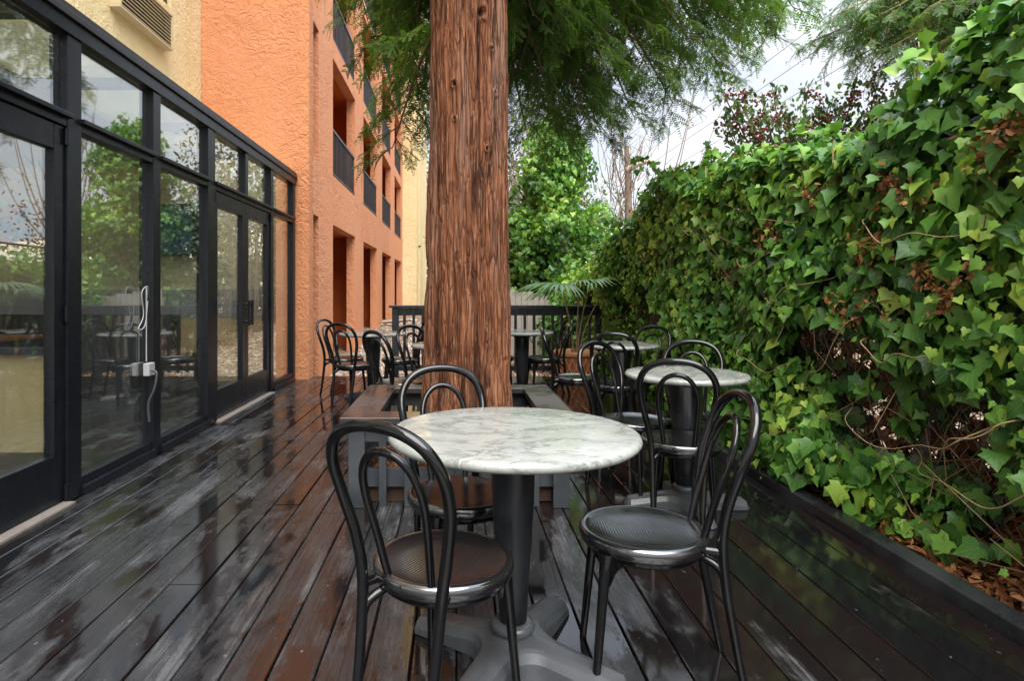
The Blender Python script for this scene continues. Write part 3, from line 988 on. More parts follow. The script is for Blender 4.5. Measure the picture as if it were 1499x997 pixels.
b.box(BX0 + 0.085, BX0 + 0.12, BY0 + 0.121, BY1 - 0.121, 0.10, 0.20)
b.box(BX1 - 0.12, BX1 - 0.085, BY0 + 0.121, BY1 - 0.121, 0.10, 0.20)
part(b.build('lower_rail', M['benchside']), pb)
for (x, y) in ((BX0 + 0.09, BY0 + 0.035), (BX1 - 0.09, BY0 + 0.035), (BX0 + 0.09, BY1 - 0.035), (BX1 - 0.09, BY1 - 0.035)):
    b = MB().box(x - 0.045, x + 0.045, y - 0.008, y + 0.008, 0.0, 0.455)
    part(b.build('post', M['benchside'], bevel=0.003), pb)
def slat(x, y, w, d):
    b = MB().box(x - w, x + w, y - d, y + d, 0.0, 0.455)
    part(b.build('slat', M['benchside'], bevel=0.002), pb)
n = 8
for k in range(1, n):
    x = BX0 + 0.09 + k * (BX1 - BX0 - 0.18) / n
    slat(x, BY0 + 0.062, 0.021, 0.016); slat(x, BY1 - 0.062, 0.021, 0.016)
for k in range(1, 8):
    y = BY0 + 0.10 + k * (BY1 - BY0 - 0.2) / 8
    slat(BX0 + 0.062, y, 0.016, 0.021); slat(BX1 - 0.062, y, 0.016, 0.021)
b = MB().box(BX0 + 0.13, BX1 - 0.13, BY0 + 0.13, BY1 - 0.13, 0.004, 0.10)
tag(b.build('planter_soil', M['soil']), kind='structure')

# ------------------------------------------------------------------ redwood tree
TX, TY = 0.07, 3.92
tree = empty('redwood_tree', (TX, TY, 0), 0, 'massive red brown redwood trunk rising through the planter bench with drooping green boughs', 'tree')
na, nz = 420, 760
A, Z = np.meshgrid(np.arange(na) / na, np.linspace(0.05, 5.4, nz))
rad0 = 0.262 - 0.0075 * Z + 0.040 * np.exp(-np.clip(Z, 0, 9) / 0.35) + 0.02 * np.exp(-(Z - 0.2) ** 2 / 0.3)
tw = A + 0.010 * Z + 0.012 * (vnoise(A * 9, Z * 1.3, 5, 9) - 0.5) + 0.006 * (vnoise(A * 30, Z * 3.0, 6, 30) - 0.5)
n1 = vnoise(tw * 22, Z * 0.8, 11, 22)
n2 = vnoise(tw * 48, Z * 1.9, 12, 48)
n3 = vnoise(tw * 130, Z * 5.5, 13, 130)
r1 = 1 - np.abs(2 * n1 - 1); r2 = 1 - np.abs(2 * n2 - 1); r3 = 1 - np.abs(2 * n3 - 1)
fur = 0.46 * (1 - r1 ** 3.0) + 0.34 * (1 - r2 ** 2.4) + 0.20 * (1 - r3 ** 1.5)
disp = 0.058 * (fur - 0.6)
# flutes near the base
disp = disp + 0.020 * (vnoise(A * 7, Z * 0.35, 14, 7) - 0.5) + 0.03 * np.exp(-Z / 0.4) * (vnoise(A * 9, Z * 0.7, 15, 9) - 0.5)
fur = np.clip(fur, 0, 1)
for (px, py, sz) in ((702, 17, .030), (720, 65, .014), (662, 121, .017), (725, 131, .015), (663, 172, .010), (711, 216, .012)):
    Yk = TY - 0.24
    kx = (px - 668) * Yk / 895 - TX; kz = 1.18 + (428 - py) * Yk / 895
    ka = math.asin(max(-0.95, min(0.95, kx / 0.25)))
    aa = (A * 2 * PI + PI / 2)                       # angle 0 of A faces the camera (-Y)
    da = np.mod(A * 2 * PI - ka + PI, 2 * PI) - PI
    dd = np.sqrt((da * 0.25) ** 2 + ((Z - kz) * 0.75) ** 2) * (0.75 + 0.5 * vnoise(da * 14 + px, Z * 22, 9))
    disp = disp + 0.012 * np.exp(-((dd - sz) / (0.6 * sz)) ** 2) - 0.028 * np.exp(-(dd / (0.55 * sz)) ** 2) * (sz / 0.02) ** 0.5
    fur = np.where(dd < sz * (0.35 + 0.4 * vnoise(A * 260, Z * 60, 3, 260)), fur * 0.2, fur)
rr = rad0 + disp
ang = A * 2 * PI - PI / 2
VX = rr * np.cos(ang); VY = rr * np.sin(ang)
V = np.stack([TX + VX + 0.004 * Z, TY + VY, Z], -1).reshape(-1, 3)
ii, jj = np.meshgrid(np.arange(na), np.arange(nz - 1))
i2 = (ii + 1) % na
F = np.stack([jj * na + ii, jj * na + i2, (jj + 1) * na + i2, (jj + 1) * na + ii], -1).reshape(-1, 4)
part(link('trunk', np_mesh('trunk', V, F, tint=fur.ravel(), smooth=True), M['bark']), tree)
# the thinner upper trunk, out of the picture
b = MB().tube([(TX + 0.02, TY, 5.38), (TX + 0.03, TY, 9), (TX, TY, 15)], [0.22, 0.17, 0.06], 20)
part(b.build('upper_trunk', M['twig']), tree)

# spray template: flat frond with side twiglets and needles
def spray_template(seed, nside=3):
    r = np.random.default_rng(seed)
    V, F = [], []
    def needle(p, d, w, ln):
        d = d / np.linalg.norm(d)
        s = np.array([-d[1], d[0], 0]) * w
        k = len(V)
        tip = p + d * ln
        tip = tip + np.array([0, 0, r.uniform(-0.004, 0.004)])
        V.extend([p - s * 0.6, p + d * ln * 0.5 - s, tip, p + d * ln * 0.5 + s])
        F.append([k, k + 1, k + 2, k + 3])
    def twig(p0, ang, ln):
        d = np.array([math.sin(ang), math.cos(ang), 0])
        n = max(3, int(ln / 0.0165))
        for i in range(n):
            t_ = (i + 0.5) / n
            p = p0 + d * ln * t_ + np.array([0, 0, -0.25 * (ln * t_) ** 2 / 0.12])
            L_ = 0.0255 * (1 - 0.5 * t_ ** 2)
            for s in (-1, 1):
                a2 = ang + s * R(64 - 24 * t_) + r.uniform(-.15, .15)
                needle(p, np.array([math.sin(a2), math.cos(a2), 0]), 0.0078, L_)
        needle(p0, d, 0.0012, ln * 1.02)
    L0 = 0.26
    twig(np.zeros(3), 0, L0)
    for i in range(nside):
        t_ = (i + 0.6) / (nside + 0.6)
        for s in (-1, 1):
            if r.random() < 0.12: continue
            twig(np.array([0, L0 * t_ * 0.9, 0]), s * R(46 + r.uniform(-9, 9)), L0 * (0.52 - 0.28 * t_) * r.uniform(0.75, 1.2))
    return np.array(V), np.array(F)

def place(tmpl, pos, ydir, zdir, scale, tint=None, jitter=0.1, rng=None, uvs=None):
    """scatter templates: each local +Y along ydir, +Z near zdir"""
    V0, F0 = tmpl
    n = len(pos)
    y = ydir / np.linalg.norm(ydir, axis=1, keepdims=True)
    zz = zdir - (zdir * y).sum(1, keepdims=True) * y
    zz = zz / (np.linalg.norm(zz, axis=1, keepdims=True) + 1e-9)
    x = np.cross(y, zz)
    if not hasattr(scale, '__len__'): scale = np.full(n, scale)
    P = (x[:, None, :] * V0[None, :, 0:1] + y[:, None, :] * V0[None, :, 1:2] + zz[:, None, :] * V0[None, :, 2:3]) * scale[:, None, None] + pos[:, None, :]
    k = len(V0)
    F = F0[None] + (np.arange(n) * k)[:, None, None]
    t_ = None if tint is None else np.repeat(tint, k)
    uv = None if uvs is None else np.tile(uvs, (n, 1))
    return P.reshape(-1, 3), F.reshape(-1, F0.shape[1]), t_, uv

def join(parts):
    V, F, T, U = [], [], [], []
    b_ = 0
    for v, f, t_, u in parts:
        V.append(v); F.append(f + b_); b_ += len(v)
        if t_ is not None: T.append(t_)
        if u is not None: U.append(u)
    return np.concatenate(V), np.concatenate(F), (np.concatenate(T) if T else None), (np.concatenate(U) if U else None)

SPRAYS = [spray_template(s) for s in (1, 2, 3)]

def conifer(root, boughs, rng, name_leaf='crown', step=0.10, droop=0.10, spray=1.0, sec_len=(0.35, 0.75), dens=1.0):
    """boughs: list of (start, mid, tip). Each bough is a limb; twigs and sprays go into one crown"""
    limb = MB(); twigs = MB()
    P, Yd, Zd, Sc, Tn = [], [], [], [], []
    for (a, m, c) in boughs:
        pts = np.array(spline([a, m, c], 8))
        ln = np.linalg.norm(np.diff(pts, axis=0), axis=1).sum()
        limb.tube([tuple(p) for p in pts], list(np.linspace(0.012 + 0.010 * ln, 0.004, len(pts))), 6)
        n = int(ln / step)
        for i in range(n):
            t_ = (i + rng.random()) / n
            if t_ < 0.12: continue
            q = t_ * (len(pts) - 1)
            k = min(int(q), len(pts) - 2)
            p = pts[k] + (pts[k + 1] - pts[k]) * (q - k)
            d = pts[k + 1] - pts[k]; d = d / np.linalg.norm(d)
            side = np.cross(d, (0, 0, 1.0)); side /= np.linalg.norm(side) + 1e-9
            s = 1 if (i % 2) else -1
            yd = d * rng.uniform(0.5, 1.0) + side * s * rng.uniform(0.6, 1.1) + np.array([0, 0, rng.uniform(-0.55, 0.15)])
            yd /= np.linalg.norm(yd)
            sl = rng.uniform(*sec_len) * (1.05 - 0.55 * t_)
            e = p + yd * sl + np.array([0, 0, -droop * sl * rng.uniform(0.5, 1.6)])
            mid = p + yd * sl * 0.5 + np.array([0, 0, -droop * sl * 0.15])
            tp = np.array(spline([p, mid, e], 4))
            twigs.tube([tuple(x) for x in tp], list(np.linspace(0.005, 0.0018, len(tp))), 4)
            ns = max(3, int(sl / 0.075 * dens))
            tint_b = rng.normal(0.45, 0.16)
            for j in range(ns):
                u = (j + 0.5) / ns
                q2 = u * (len(tp) - 1); k2 = min(int(q2), len(tp) - 2)
                p2 = tp[k2] + (tp[k2 + 1] - tp[k2]) * (q2 - k2)
                d2 = tp[k2 + 1] - tp[k2]; d2 = d2 / np.linalg.norm(d2)
                sd2 = np.cross(d2, (0, 0, 1.0)); sd2 /= np.linalg.norm(sd2) + 1e-9
                ss = 1 if j % 2 else -1
                y2 = d2 * rng.uniform(0.6, 1.2) + sd2 * ss * rng.uniform(0.2, 0.9) + np.array([0, 0, rng.uniform(-0.7, 0.35) * (0.35 + droop)])
                if j == ns - 1: y2 = d2 + np.array([0, 0, -0.2])
                P.append(p2); Yd.append(y2)
                Zd.append(np.array([rng.normal(0, .35), rng.normal(0, .35), 1.0]))
                Sc.append(rng.uniform(0.6, 1.15) * spray * (1.1 - 0.4 * u))
                Tn.append(np.clip(tint_b + rng.normal(0, 0.12), 0, 1))
    part(limb.build('bough', M['twig'], fix=False), root)
    part(twigs.build('twig', M['twig'], fix=False), root)
    P = np.array(P); Yd = np.array(Yd); Zd = np.array(Zd); Sc = np.array(Sc); Tn = np.array(Tn)
    parts = []
    which = rng.integers(0, 3, len(P))
    for w in range(3):
        s_ = which == w
        if s_.any(): parts.append(place(SPRAYS[w], P[s_], Yd[s_], Zd[s_], Sc[s_], Tn[s_]))
    V, F, T, U = join(parts)
    print('CROWN', len(P), 'sprays', len(F), 'faces')
    return part(link(name_leaf, np_mesh(name_leaf, V, F, tint=T), M['needle']), root)

def ray(px, py, Y):
    return ((px - 668) * Y / 895, Y, 1.18 + (428 - py) * Y / 895)

rng = np.random.default_rng(21)
boughs = []
def bough(tip, z0=None, lift=0.25, a0=None):
    tip = np.array(tip, float)
    d = tip[:2] - np.array([TX, TY]); L_ = np.linalg.norm(d); d /= L_
    st = np.array([TX + d[0] * 0.15, TY + d[1] * 0.15, z0 if z0 else tip[2] + 0.5 + 0.25 * L_])
    mid = (st + tip) / 2 + np.array([0, 0, lift * (0.4 + 0.15 * L_)])
    boughs.append((tuple(st), tuple(mid), tuple(tip)))
# tips chosen by where they hang in space round and behind the trunk
for px, py, Y in ((1165, 15, 5.6), (1120, 60, 6.0), (1060, 110, 6.2), (985, 150, 5.8), (930, 175, 6.4), (880, 195, 5.9), (820, 205, 6.3), (770, 190, 5.4),
                  (1010, 60, 5.0), (950, 100, 5.2), (900, 120, 4.9), (850, 140, 5.0), (800, 120, 4.7), (770, 60, 4.6), (860, 40, 4.8), (930, 20, 5.0), (1040, 20, 5.3), (1100, 5, 5.2),
                  (890, 165, 7.0), (990, 110, 7.2), (1075, 75, 7.4), (790, 165, 7.2), (840, 90, 7.0), (950, 55, 7.2),
                  (780, 20, 4.3), (820, -10, 4.6), (900, -20, 5.6), (990, -15, 6.4), (1080, -15, 7.0), (760, 110, 5.2), (860, 175, 5.4), (1130, 20, 7.6),
                  (525, 15, 5.2), (560, 60, 5.4), (590, 95, 5.2), (612, 165, 5.6), (575, 215, 4.9), (600, 60, 4.8), (610, 20, 4.6), (540, -10, 5.8), (600, 120, 6.4), (580, 20, 6.2)):
    bough(ray(px, py, Y))
# boughs overhead and behind the camera: they shade and are mirrored
for tip in ((2.4, 3.6, 4.6), (-1.6, 4.4, 4.9)):
    bough(tip)
conifer(tree, boughs, rng, step=0.066, dens=1.15)
# a single bare hanging twig of sprays in front of the balconies at the left
rng2 = np.random.default_rng(5)

# neighbour conifer at the upper right
nt_ = empty('conifer_tree', (6.2, 5.4, 0), 0, 'dark feathery conifer boughs reaching in above the ivy hedge at the upper right', 'tree')
b = MB().tube([(6.2, 5.4, -0.15), (6.25, 5.4, 4), (6.2, 5.4, 11)], [0.3, 0.24, 0.08], 20)
part(b.build('trunk', M['twig']), nt_)
nb = []
for px, py, Y in ((1190, 60, 5.4), (1215, 25, 5.2), (1250, 85, 5.4), (1300, 70, 5.0), (1340, 95, 5.2), (1290, 20, 5.0), (1380, 60, 4.8), (1420, 90, 5.0), (1360, 10, 4.7), (1450, 30, 4.6),
                  (1240, -5, 5.6), (1480, 80, 4.8), (1270, 50, 5.2), (1310, 20, 5.5), (1355, 70, 5.6), (1400, 40, 5.2), (1225, 70, 5.8), (1260, 20, 6.0), (1430, 60, 5.5), (1470, 50, 5.0), (1350, 30, 5.9), (1330, 130, 6.2), (1400, 120, 5.8), (1280, 105, 6.0), (1320, 40, 6.4), (1440, -10, 5.6)):
    tip = np.array(ray(px, py, Y))
    st = np.array([6.1, 5.4, tip[2] + 0.7])
    mid = (st + tip) / 2 + np.array([0, 0, 0.3])
    nb.append((tuple(st), tuple(mid), tuple(tip)))
conifer(nt_, nb, np.random.default_rng(8), step=0.05, droop=0.22, dens=1.5, sec_len=(0.2, 0.5), spray=0.85)

# ------------------------------------------------------------------ leaves
def ivy_template(seed):
    r = np.random.default_rng(seed)
    # half outline of a five lobed leaf, tip down the +Y axis, stem at the origin
    half = [(0.0, 0.0), (0.18, -0.13), (0.44, -0.08), (0.41, 0.13), (0.57, 0.36), (0.34, 0.50), (0.19, 0.74)]
    tip = (0.0, 1.0)
    mids = [(0.0, 0.0), (0.0, 0.25), (0.0, 0.5), (0.0, 0.75), tip]
    V = [(x, y) for x, y in mids]
    ri = []; le = []
    for (x, y) in half[1:]:
        ri.append(len(V)); V.append((x * r.uniform(0.78, 1.14), y + r.uniform(-.06, .06)))
    for (x, y) in half[1:]:
        le.append(len(V)); V.append((-x * r.uniform(0.78, 1.14), y + r.uniform(-.06, .06)))
    F = []
    def side(s):
        order = [(0, s[0], s[1]), (0, s[1], s[2]), (0, s[2], 1), (1, s[2], s[3]), (1, s[3], s[4]), (1, s[4], 2), (2, s[4], s[5]), (2, s[5], 3), (3, s[5], 4)]
        return [tuple(o) for o in order]
    F += side(ri)
    F += [tuple(reversed(f)) for f in side(le)]
    V = np.array(V)
    fold = r.uniform(0.05, 0.45); curl = r.uniform(0.10, 0.75)
    z = fold * np.abs(V[:, 0]) - curl * (V[:, 1] - 0.2) ** 2 * 0.6 + r.uniform(-.03, .03, len(V))
    V3 = np.column_stack([V[:, 0], V[:, 1], z])
    return V3, np.array(F), V.copy()
IVY = [ivy_template(s) for s in range(12)]

def oval_template():
    V = np.array([(0, 0, 0), (0.22, 0.3, 0.05), (0.2, 0.65, 0.04), (0, 1.0, -0.06), (-0.2, 0.65, 0.04), (-0.22, 0.3, 0.05), (0, 0.5, 0)])
    F = np.array([(0, 1, 6), (1, 2, 6), (2, 3, 6), (3, 4, 6), (4, 5, 6), (5, 0, 6)])
    return V, F, V[:, :2].copy()
OVAL = oval_template()

def leaves(name, pos, nrm, tipdir, scale, tint, mat, root, templ, rng):
    parts = []
    wh = rng.integers(0, len(templ), len(pos))
    for w, T in enumerate(templ):
        s = wh == w
        if not s.any(): continue
        parts.append(place((T[0], T[1]), pos[s], tipdir[s], nrm[s], scale[s], tint[s], uvs=T[2]))
    V, F, T_, U = join(parts)
    o = link(name, np_mesh(name, V, F, uv=U, tint=T_), mat)
    return part(o, root) if root is not None else o

# ------------------------------------------------------------------ chain-link fence and the ivy on it
FXX = 2.26
fence = empty('chain_link_fence', (FXX, 4, -0.15), 0, 'rusty chain link fence buried in ivy along the edge of the deck', 'fence')
b = MB()
y = 0.6
k = 0
P_ = 0.055
while y < 10.2:
    pts = []
    zz = -0.05; s = 0
    while zz < 1.9:
        pts.append((FXX + (0.003 if s else -0.003), y + (P_ if s else 0), zz))
        zz += P_; s = 1 - s
    b.tube(pts, 0.0022, 3)
    y += P_
    k += 1
part(b.build('mesh', M['wire'], fix=False), fence)
for yy in (0.6, 3.0, 5.4, 7.8, 10.2):
    b = MB().tube([(FXX + 0.035, yy, -0.2), (FXX + 0.035, yy, 1.95)], 0.026, 10)
    part(b.build('post', M['wire']), fence)
b = MB().tube([(FXX + 0.035, 0.6, 1.92), (FXX + 0.035, 10.2, 1.92)], 0.02, 8)
part(b.build('top_rail', M['wire']), fence)

hedge = empty('ivy_hedge', (2.2, 5, -0.15), 0, 'thick bank of green ivy smothering the fence beside the deck', 'ivy')
def top_z(y):
    return np.interp(y, [0.5, 2.0, 3.2, 4.5, 6.0, 7.2, 8.6, 10.5], [2.55, 2.36, 1.98, 2.18, 2.38, 2.20, 1.68, 1.45]) + 0.30 * (vnoise(np.asarray(y, float) * 1.6 + 3, np.asarray(y, float) * 0 + 2.5, 33) - 0.5) + 0.12 * (vnoise(np.asarray(y, float) * 5.5 + 3, np.asarray(y, float) * 0 + 7.5, 34) - 0.5)
def face_x(y, z):
    n = vnoise(y * 1.1 + 9, z * 1.4 + 3, 31) * 0.6 + vnoise(y * 2.9, z * 3.1, 32) * 0.4
    zb = np.interp(z, [0, 0.3, 0.8, 1.3, 1.8, 2.5], [2.06, 2.06, 2.08, 2.03, 2.00, 2.16])
    return zb - 0.36 * (n - 0.42)
rng = np.random.default_rng(77)
def hedge_leaves(n, depth, smin, smax, tmean, tsd, mat, name, cover=True, ymin=0.7, ymax=10.3):
    y = ymin + (ymax - ymin) * rng.random(n) ** 1.0
    tz = top_z(y)
    z = 0.02 + (tz - 0.02) * rng.random(n)
    x = face_x(y, z) + rng.uniform(depth[0], depth[1], n)
    # bare patches where the fence and litter show
    m = vnoise(y * 1.5 + 20, z * 1.9 + 7, 41) * 0.65 + vnoise(y * 4.1, z * 4.3, 42) * 0.35
    hole = np.interp(z, [0, 0.25, 0.5, 0.95, 1.3, 1.7], [0.37, 0.40, 0.455, 0.48, 0.33, 0.13])
    low = (y < 2.6) & (z < 0.50 + 0.1 * np.sin(y * 5))
    low2 = (y > 2.7) & (y < 3.9) & (z > 0.55) & (z < 0.95)
    keep = (m > hole) if cover else np.ones(n, bool)
    keep &= ~(low & (rng.random(n) < (0.90 if cover else 0.8)))
    keep &= ~(low2 & (rng.random(n) < (0.45 if cover else 0.3)))
    y, z, x, tz, m = y[keep], z[keep], x[keep], tz[keep], m[keep]
    k = len(y)
    up = np.interp(tz - z, [0, 0.25, 0.7], [0.9, 0.5, 0.22])
    nr = np.column_stack([-1 + 0.55 * rng.normal(size=k) * 0.6, 0.45 * rng.normal(size=k) - 0.12, up + 0.38 * rng.normal(size=k)])
    td = np.column_stack([-0.35 + 0.4 * rng.normal(size=k), 0.65 * rng.normal(size=k), -1.0 + 0.35 * rng.normal(size=k)])
    sc = rng.uniform(smin, smax, k) * (0.8 + 0.4 * vnoise(y * 1.3, z * 1.3, 51))
    ti = np.clip(tmean + tsd * rng.normal(size=k) + 0.35 * (vnoise(y * 1.7 + 4, z * 2.0, 52) - 0.5) + 0.14 * np.clip((y - 3.5) / 2.5, 0, 1), 0, 1)  # far leaves coloured lighter to offset the shade of the canopy
    leaves(name, np.column_stack([x, y, z]), nr, td, sc, ti, mat, hedge, IVY, rng)
hedge_leaves(12500, (-0.03, 0.11), 0.050, 0.112, 0.55, 0.19, M['ivy'], 'foliage')
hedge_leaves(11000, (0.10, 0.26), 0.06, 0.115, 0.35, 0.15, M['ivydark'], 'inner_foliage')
hedge_leaves(3000, (-0.07, 0.03), 0.025, 0.060, 0.84, 0.10, M['ivy'], 'young_foliage')
# canopy of leaves lying over the top and the far side
n = 8500
y = rng.uniform(0.7, 10.4, n)
x = 2.0 + 1.0 * rng.random(n)
z = top_z(y) + 0.10 * np.sin((x - 2.0) * PI) + 0.22 * (vnoise(x * 2 + 5, y * 1.6, 61) - 0.5) - 0.10 * rng.random(n) - 0.10
nr = np.column_stack([-0.45 + 0.4 * rng.normal(size=n), -0.2 + 0.4 * rng.normal(size=n), 0.8 + 0.3 * rng.normal(size=n)])
td = np.column_stack([-0.7 + 0.5 * rng.normal(size=n), 0.6 * rng.normal(size=n), -0.6 + 0.4 * rng.normal(size=n)])
leaves('top_foliage', np.column_stack([x, y, z]), nr, td, rng.uniform(0.055, 0.105, n), np.clip(rng.normal(0.58, 0.18, n), 0, 1), M['ivy'], hedge, IVY, rng)
pp_, td_ = [], []
for k in range(70):
    y0_ = rng.uniform(1.2, 9.5); x0_ = rng.uniform(1.95, 2.7)
    s_ = np.array([x0_, y0_, float(top_z(np.array([y0_]))[0]) - 0.08]); ln_ = rng.uniform(0.15, 0.42)
    d_ = np.array([rng.normal(-0.35, 0.5), rng.normal(0, 0.5), rng.uniform(0.3, 1.0)]); d_ /= np.linalg.norm(d_)
    e_ = s_ + d_ * ln_; m_ = (s_ + e_) / 2 + np.array([0, 0, 0.06])
    sp_ = spline([s_, m_, e_ - np.array([0, 0, 0.06])], 5)
    part(MB().tube(sp_, list(np.linspace(0.004, 0.0015, len(sp_))), 5).build('shoot', M['vine'], fix=False), hedge)
    for q in range(int(ln_ * 48)):
        i_ = rng.integers(2, len(sp_))
        pp_.append(np.array(sp_[i_]) + rng.normal(0, 0.02, 3)); td_.append(d_ * 0.4 + rng.normal(0, 0.6, 3) + np.array([0, 0, -0.6]))
pp_ = np.array(pp_); n = len(pp_)
leaves('shoot_foliage', pp_, rng.normal(size=(n, 3)) * 0.5 + np.array([-.5, -.3, .7]), np.array(td_), rng.uniform(0.04, 0.085, n), np.clip(rng.normal(0.68, 0.15, n), 0, 1), M['ivy'], hedge, IVY, rng)
# dim leaves on the fence's far side, so that it is not see-through everywhere
n = 4200
y = rng.uniform(0.7, 10.4, n); z = top_z(y) * rng.random(n) ** 0.8; x = 2.40 + 0.45 * rng.random(n)
m = vnoise(y * 3 + 1, z * 3 + 2, 63) > 0.36
y, z, x = y[m], z[m], x[m]; n = len(y)
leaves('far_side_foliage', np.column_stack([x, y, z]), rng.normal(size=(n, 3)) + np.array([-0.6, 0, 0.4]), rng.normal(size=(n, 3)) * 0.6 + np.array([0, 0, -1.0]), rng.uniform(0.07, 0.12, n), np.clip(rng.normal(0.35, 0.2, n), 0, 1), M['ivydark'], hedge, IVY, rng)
n = 6000
y = rng.uniform(0.7, 10.3, n); z = np.minimum(rng.uniform(0.0, 1.8, n), top_z(y) - 0.2); x = rng.uniform(2.34, 2.75, n)
leaves('dead_foliage', np.column_stack([x, y, z]), rng.normal(size=(n, 3)) + np.array([-0.5, 0, 0.3]), rng.normal(size=(n, 3)) + np.array([0, 0, -0.8]), rng.uniform(0.05, 0.11, n), rng.random(n) * 0.55, M['deadleaf'], hedge, IVY, rng)
# tangle of brown stems behind the leaves
b = MB()
rt = random.Random(4)
for k in range(3600):
    y = rt.uniform(0.8, 10.0); z = rt.uniform(0.0, 1.7); x = rt.uniform(2.16, 2.75)
    if z > top_z(y) - 0.3: continue
    ln = rt.uniform(0.2, 0.7)
    d = Vector((rt.gauss(0, .25), rt.gauss(0, .7), rt.gauss(0.35, .7))).normalized() * ln
    p = Vector((x, y, z))
    q = p + d * 0.5 + Vector((rt.gauss(0, .05), rt.gauss(0, .05), rt.gauss(0, .06)))
    b.tube([p, q, p + d], [rt.uniform(0.002, 0.005), 0.003, 0.0015], 4)
part(b.build('stem', M['twig'], fix=False), hedge)
# pale trailing runners on the outside
for (ya, za, yb, zb, sag) in ((2.4, 0.62, 3.1, 0.52, 0.10), (2.05, 0.50, 2.75, 0.40, 0.08), (3.5, 0.66, 3.0, 1.02, 0.06), (2.95, 0.92, 2.6, 0.93, 0.05), (4.4, 1.42, 3.7, 1.40, 0.04),
                              (5.4, 1.75, 4.7, 1.70, 0.05), (6.6, 1.55, 6.1, 1.60, 0.04), (2.2, 0.70, 2.6, 0.36, -0.05), (8.2, 0.85, 7.5, 0.9, 0.05), (3.8, 1.12, 3.3, 1.25, 0.03), (2.9, 1.5, 2.4, 1.42, 0.05), (4.2, .8, 3.7, .72, .05)):
    pts = []
    ext = 0.25
    for t_ in np.linspace(-ext, 1 + ext, 13):
        y = ya + (yb - ya) * t_; z = max(0.06, za + (zb - za) * t_ - sag * 4 * t_ * (1 - t_) + 0.025 * math.sin(9 * t_ + ya * 7))
        off = -0.07 - 0.04 * math.sin(min(max(t_, 0), 1) * PI) + (0.16 if t_ < -0.05 or t_ > 1.05 else 0.0) * abs(t_ - 0.5)
        pts.append((float(face_x(np.array([y]), np.array([z]))[0]) + off, y, z))
    sp_ = spline(pts, 4)
    b = MB().tube(sp_, list(np.linspace(0.0036, 0.0014, len(sp_))), 6)
    part(b.build('runner', M['vine'], fix=False), hedge)
# caught dead needles and brown leaves
n = 1500
cy = rng.choice([2.7, 3.0, 3.4, 2.5, 4.6, 2.2, 3.9, 2.9], n); cz = np.interp(cy, [2.2, 2.5, 2.7, 2.9, 3.0, 3.4, 3.9, 4.6], [1.72, 1.22, 1.62, 1.40, 1.10, 1.75, 1.55, 1.32])
y = cy + rng.normal(0, 0.085, n); z = cz + rng.normal(0, 0.032, n) + 0.06 * np.sin(y * 23 + cz * 9)
x = face_x(y, z) - 0.02 + rng.normal(0, 0.025, n)
leaves('dead_leaf', np.column_stack([x, y, z]), rng.normal(size=(n, 3)) + np.array([-1, 0, 0.4]), rng.normal(size=(n, 3)) + np.array([-.2, 0, -.4]), rng.uniform(0.014, 0.045, n) , rng.random(n), M['deadleaf'], hedge, [OVAL], rng)

# leaf litter along the fence foot, in the planter and behind the railing
pos, nr_, td_, sc_ = [], [], [], []
def litter(n, x0, x1, y0, y1, zf, thick, s0, s1):
    x = rng.uniform(x0, x1, n); y = rng.uniform(y0, y1, n)
    z = zf(x, y) + thick * rng.random(n) ** 1.5
    pos.append(np.column_stack([x, y, z])); nr_.append(rng.normal(size=(n, 3)) * 0.55 + np.array([0, 0, 1])); 
    t_ = rng.normal(size=(n, 3)); t_[:, 2] *= 0.45
    td_.append(t_); sc_.append(rng.uniform(s0, s1, n))
def bank(x, y):
    return -0.10 + np.clip((x - 1.99) / 0.5, 0, 1) * (0.30 + 0.16 * vnoise(y * 2, x * 2, 71)) * np.interp(y, [1, 3, 4], [1.0, 0.9, 0.35])
litter(9000, 1.99, 2.6, 0.7, 3.9, bank, 0.06, 0.025, 0.075)
litter(4000, 1.99, 2.6, 3.9, 10, bank, 0.05, 0.025, 0.07)
litter(1500, BX0 + 0.14, BX1 - 0.14, BY0 + 0.14, BY1 - 0.14, lambda x, y: 0.10 + 0 * x, 0.08, 0.025, 0.06)
litter(9000, 0.2, 6.0, 8.7, 14.0, lambda x, y: ground_h(x, y), 0.04, 0.03, 0.08)
litter(5000, 0.2, 7.0, 14.0, 22.0, lambda x, y: ground_h(x, y), 0.05, 0.05, 0.12)
P_a = np.concatenate(pos); N_a = np.concatenate(nr_); T_a = np.concatenate(td_); S_a = np.concatenate(sc_)
o = leaves('leaf_litter', P_a, N_a, T_a, S_a, rng.random(len(P_a)), M['deadleaf'], None, [OVAL], rng)
tag(o, 'brown fallen leaves and needles on the soil', 'leaf litter', kind='stuff')
# bank of earth under the litter
bx = np.linspace(1.99, 2.9, 14); by = np.linspace(0.4, 10, 60)
BXm, BYm = np.meshgrid(bx, by)
BV = np.stack([BXm, BYm, bank(BXm, BYm) - 0.015], -1).reshape(-1, 3)
ii = (np.arange(59)[:, None] * 14 + np.arange(13)[None, :]).ravel()
tag(link('soil_bank', np_mesh('soil_bank', BV, np.stack([ii, ii + 1, ii + 15, ii + 14], -1), smooth=True), M['soil']), kind='structure')

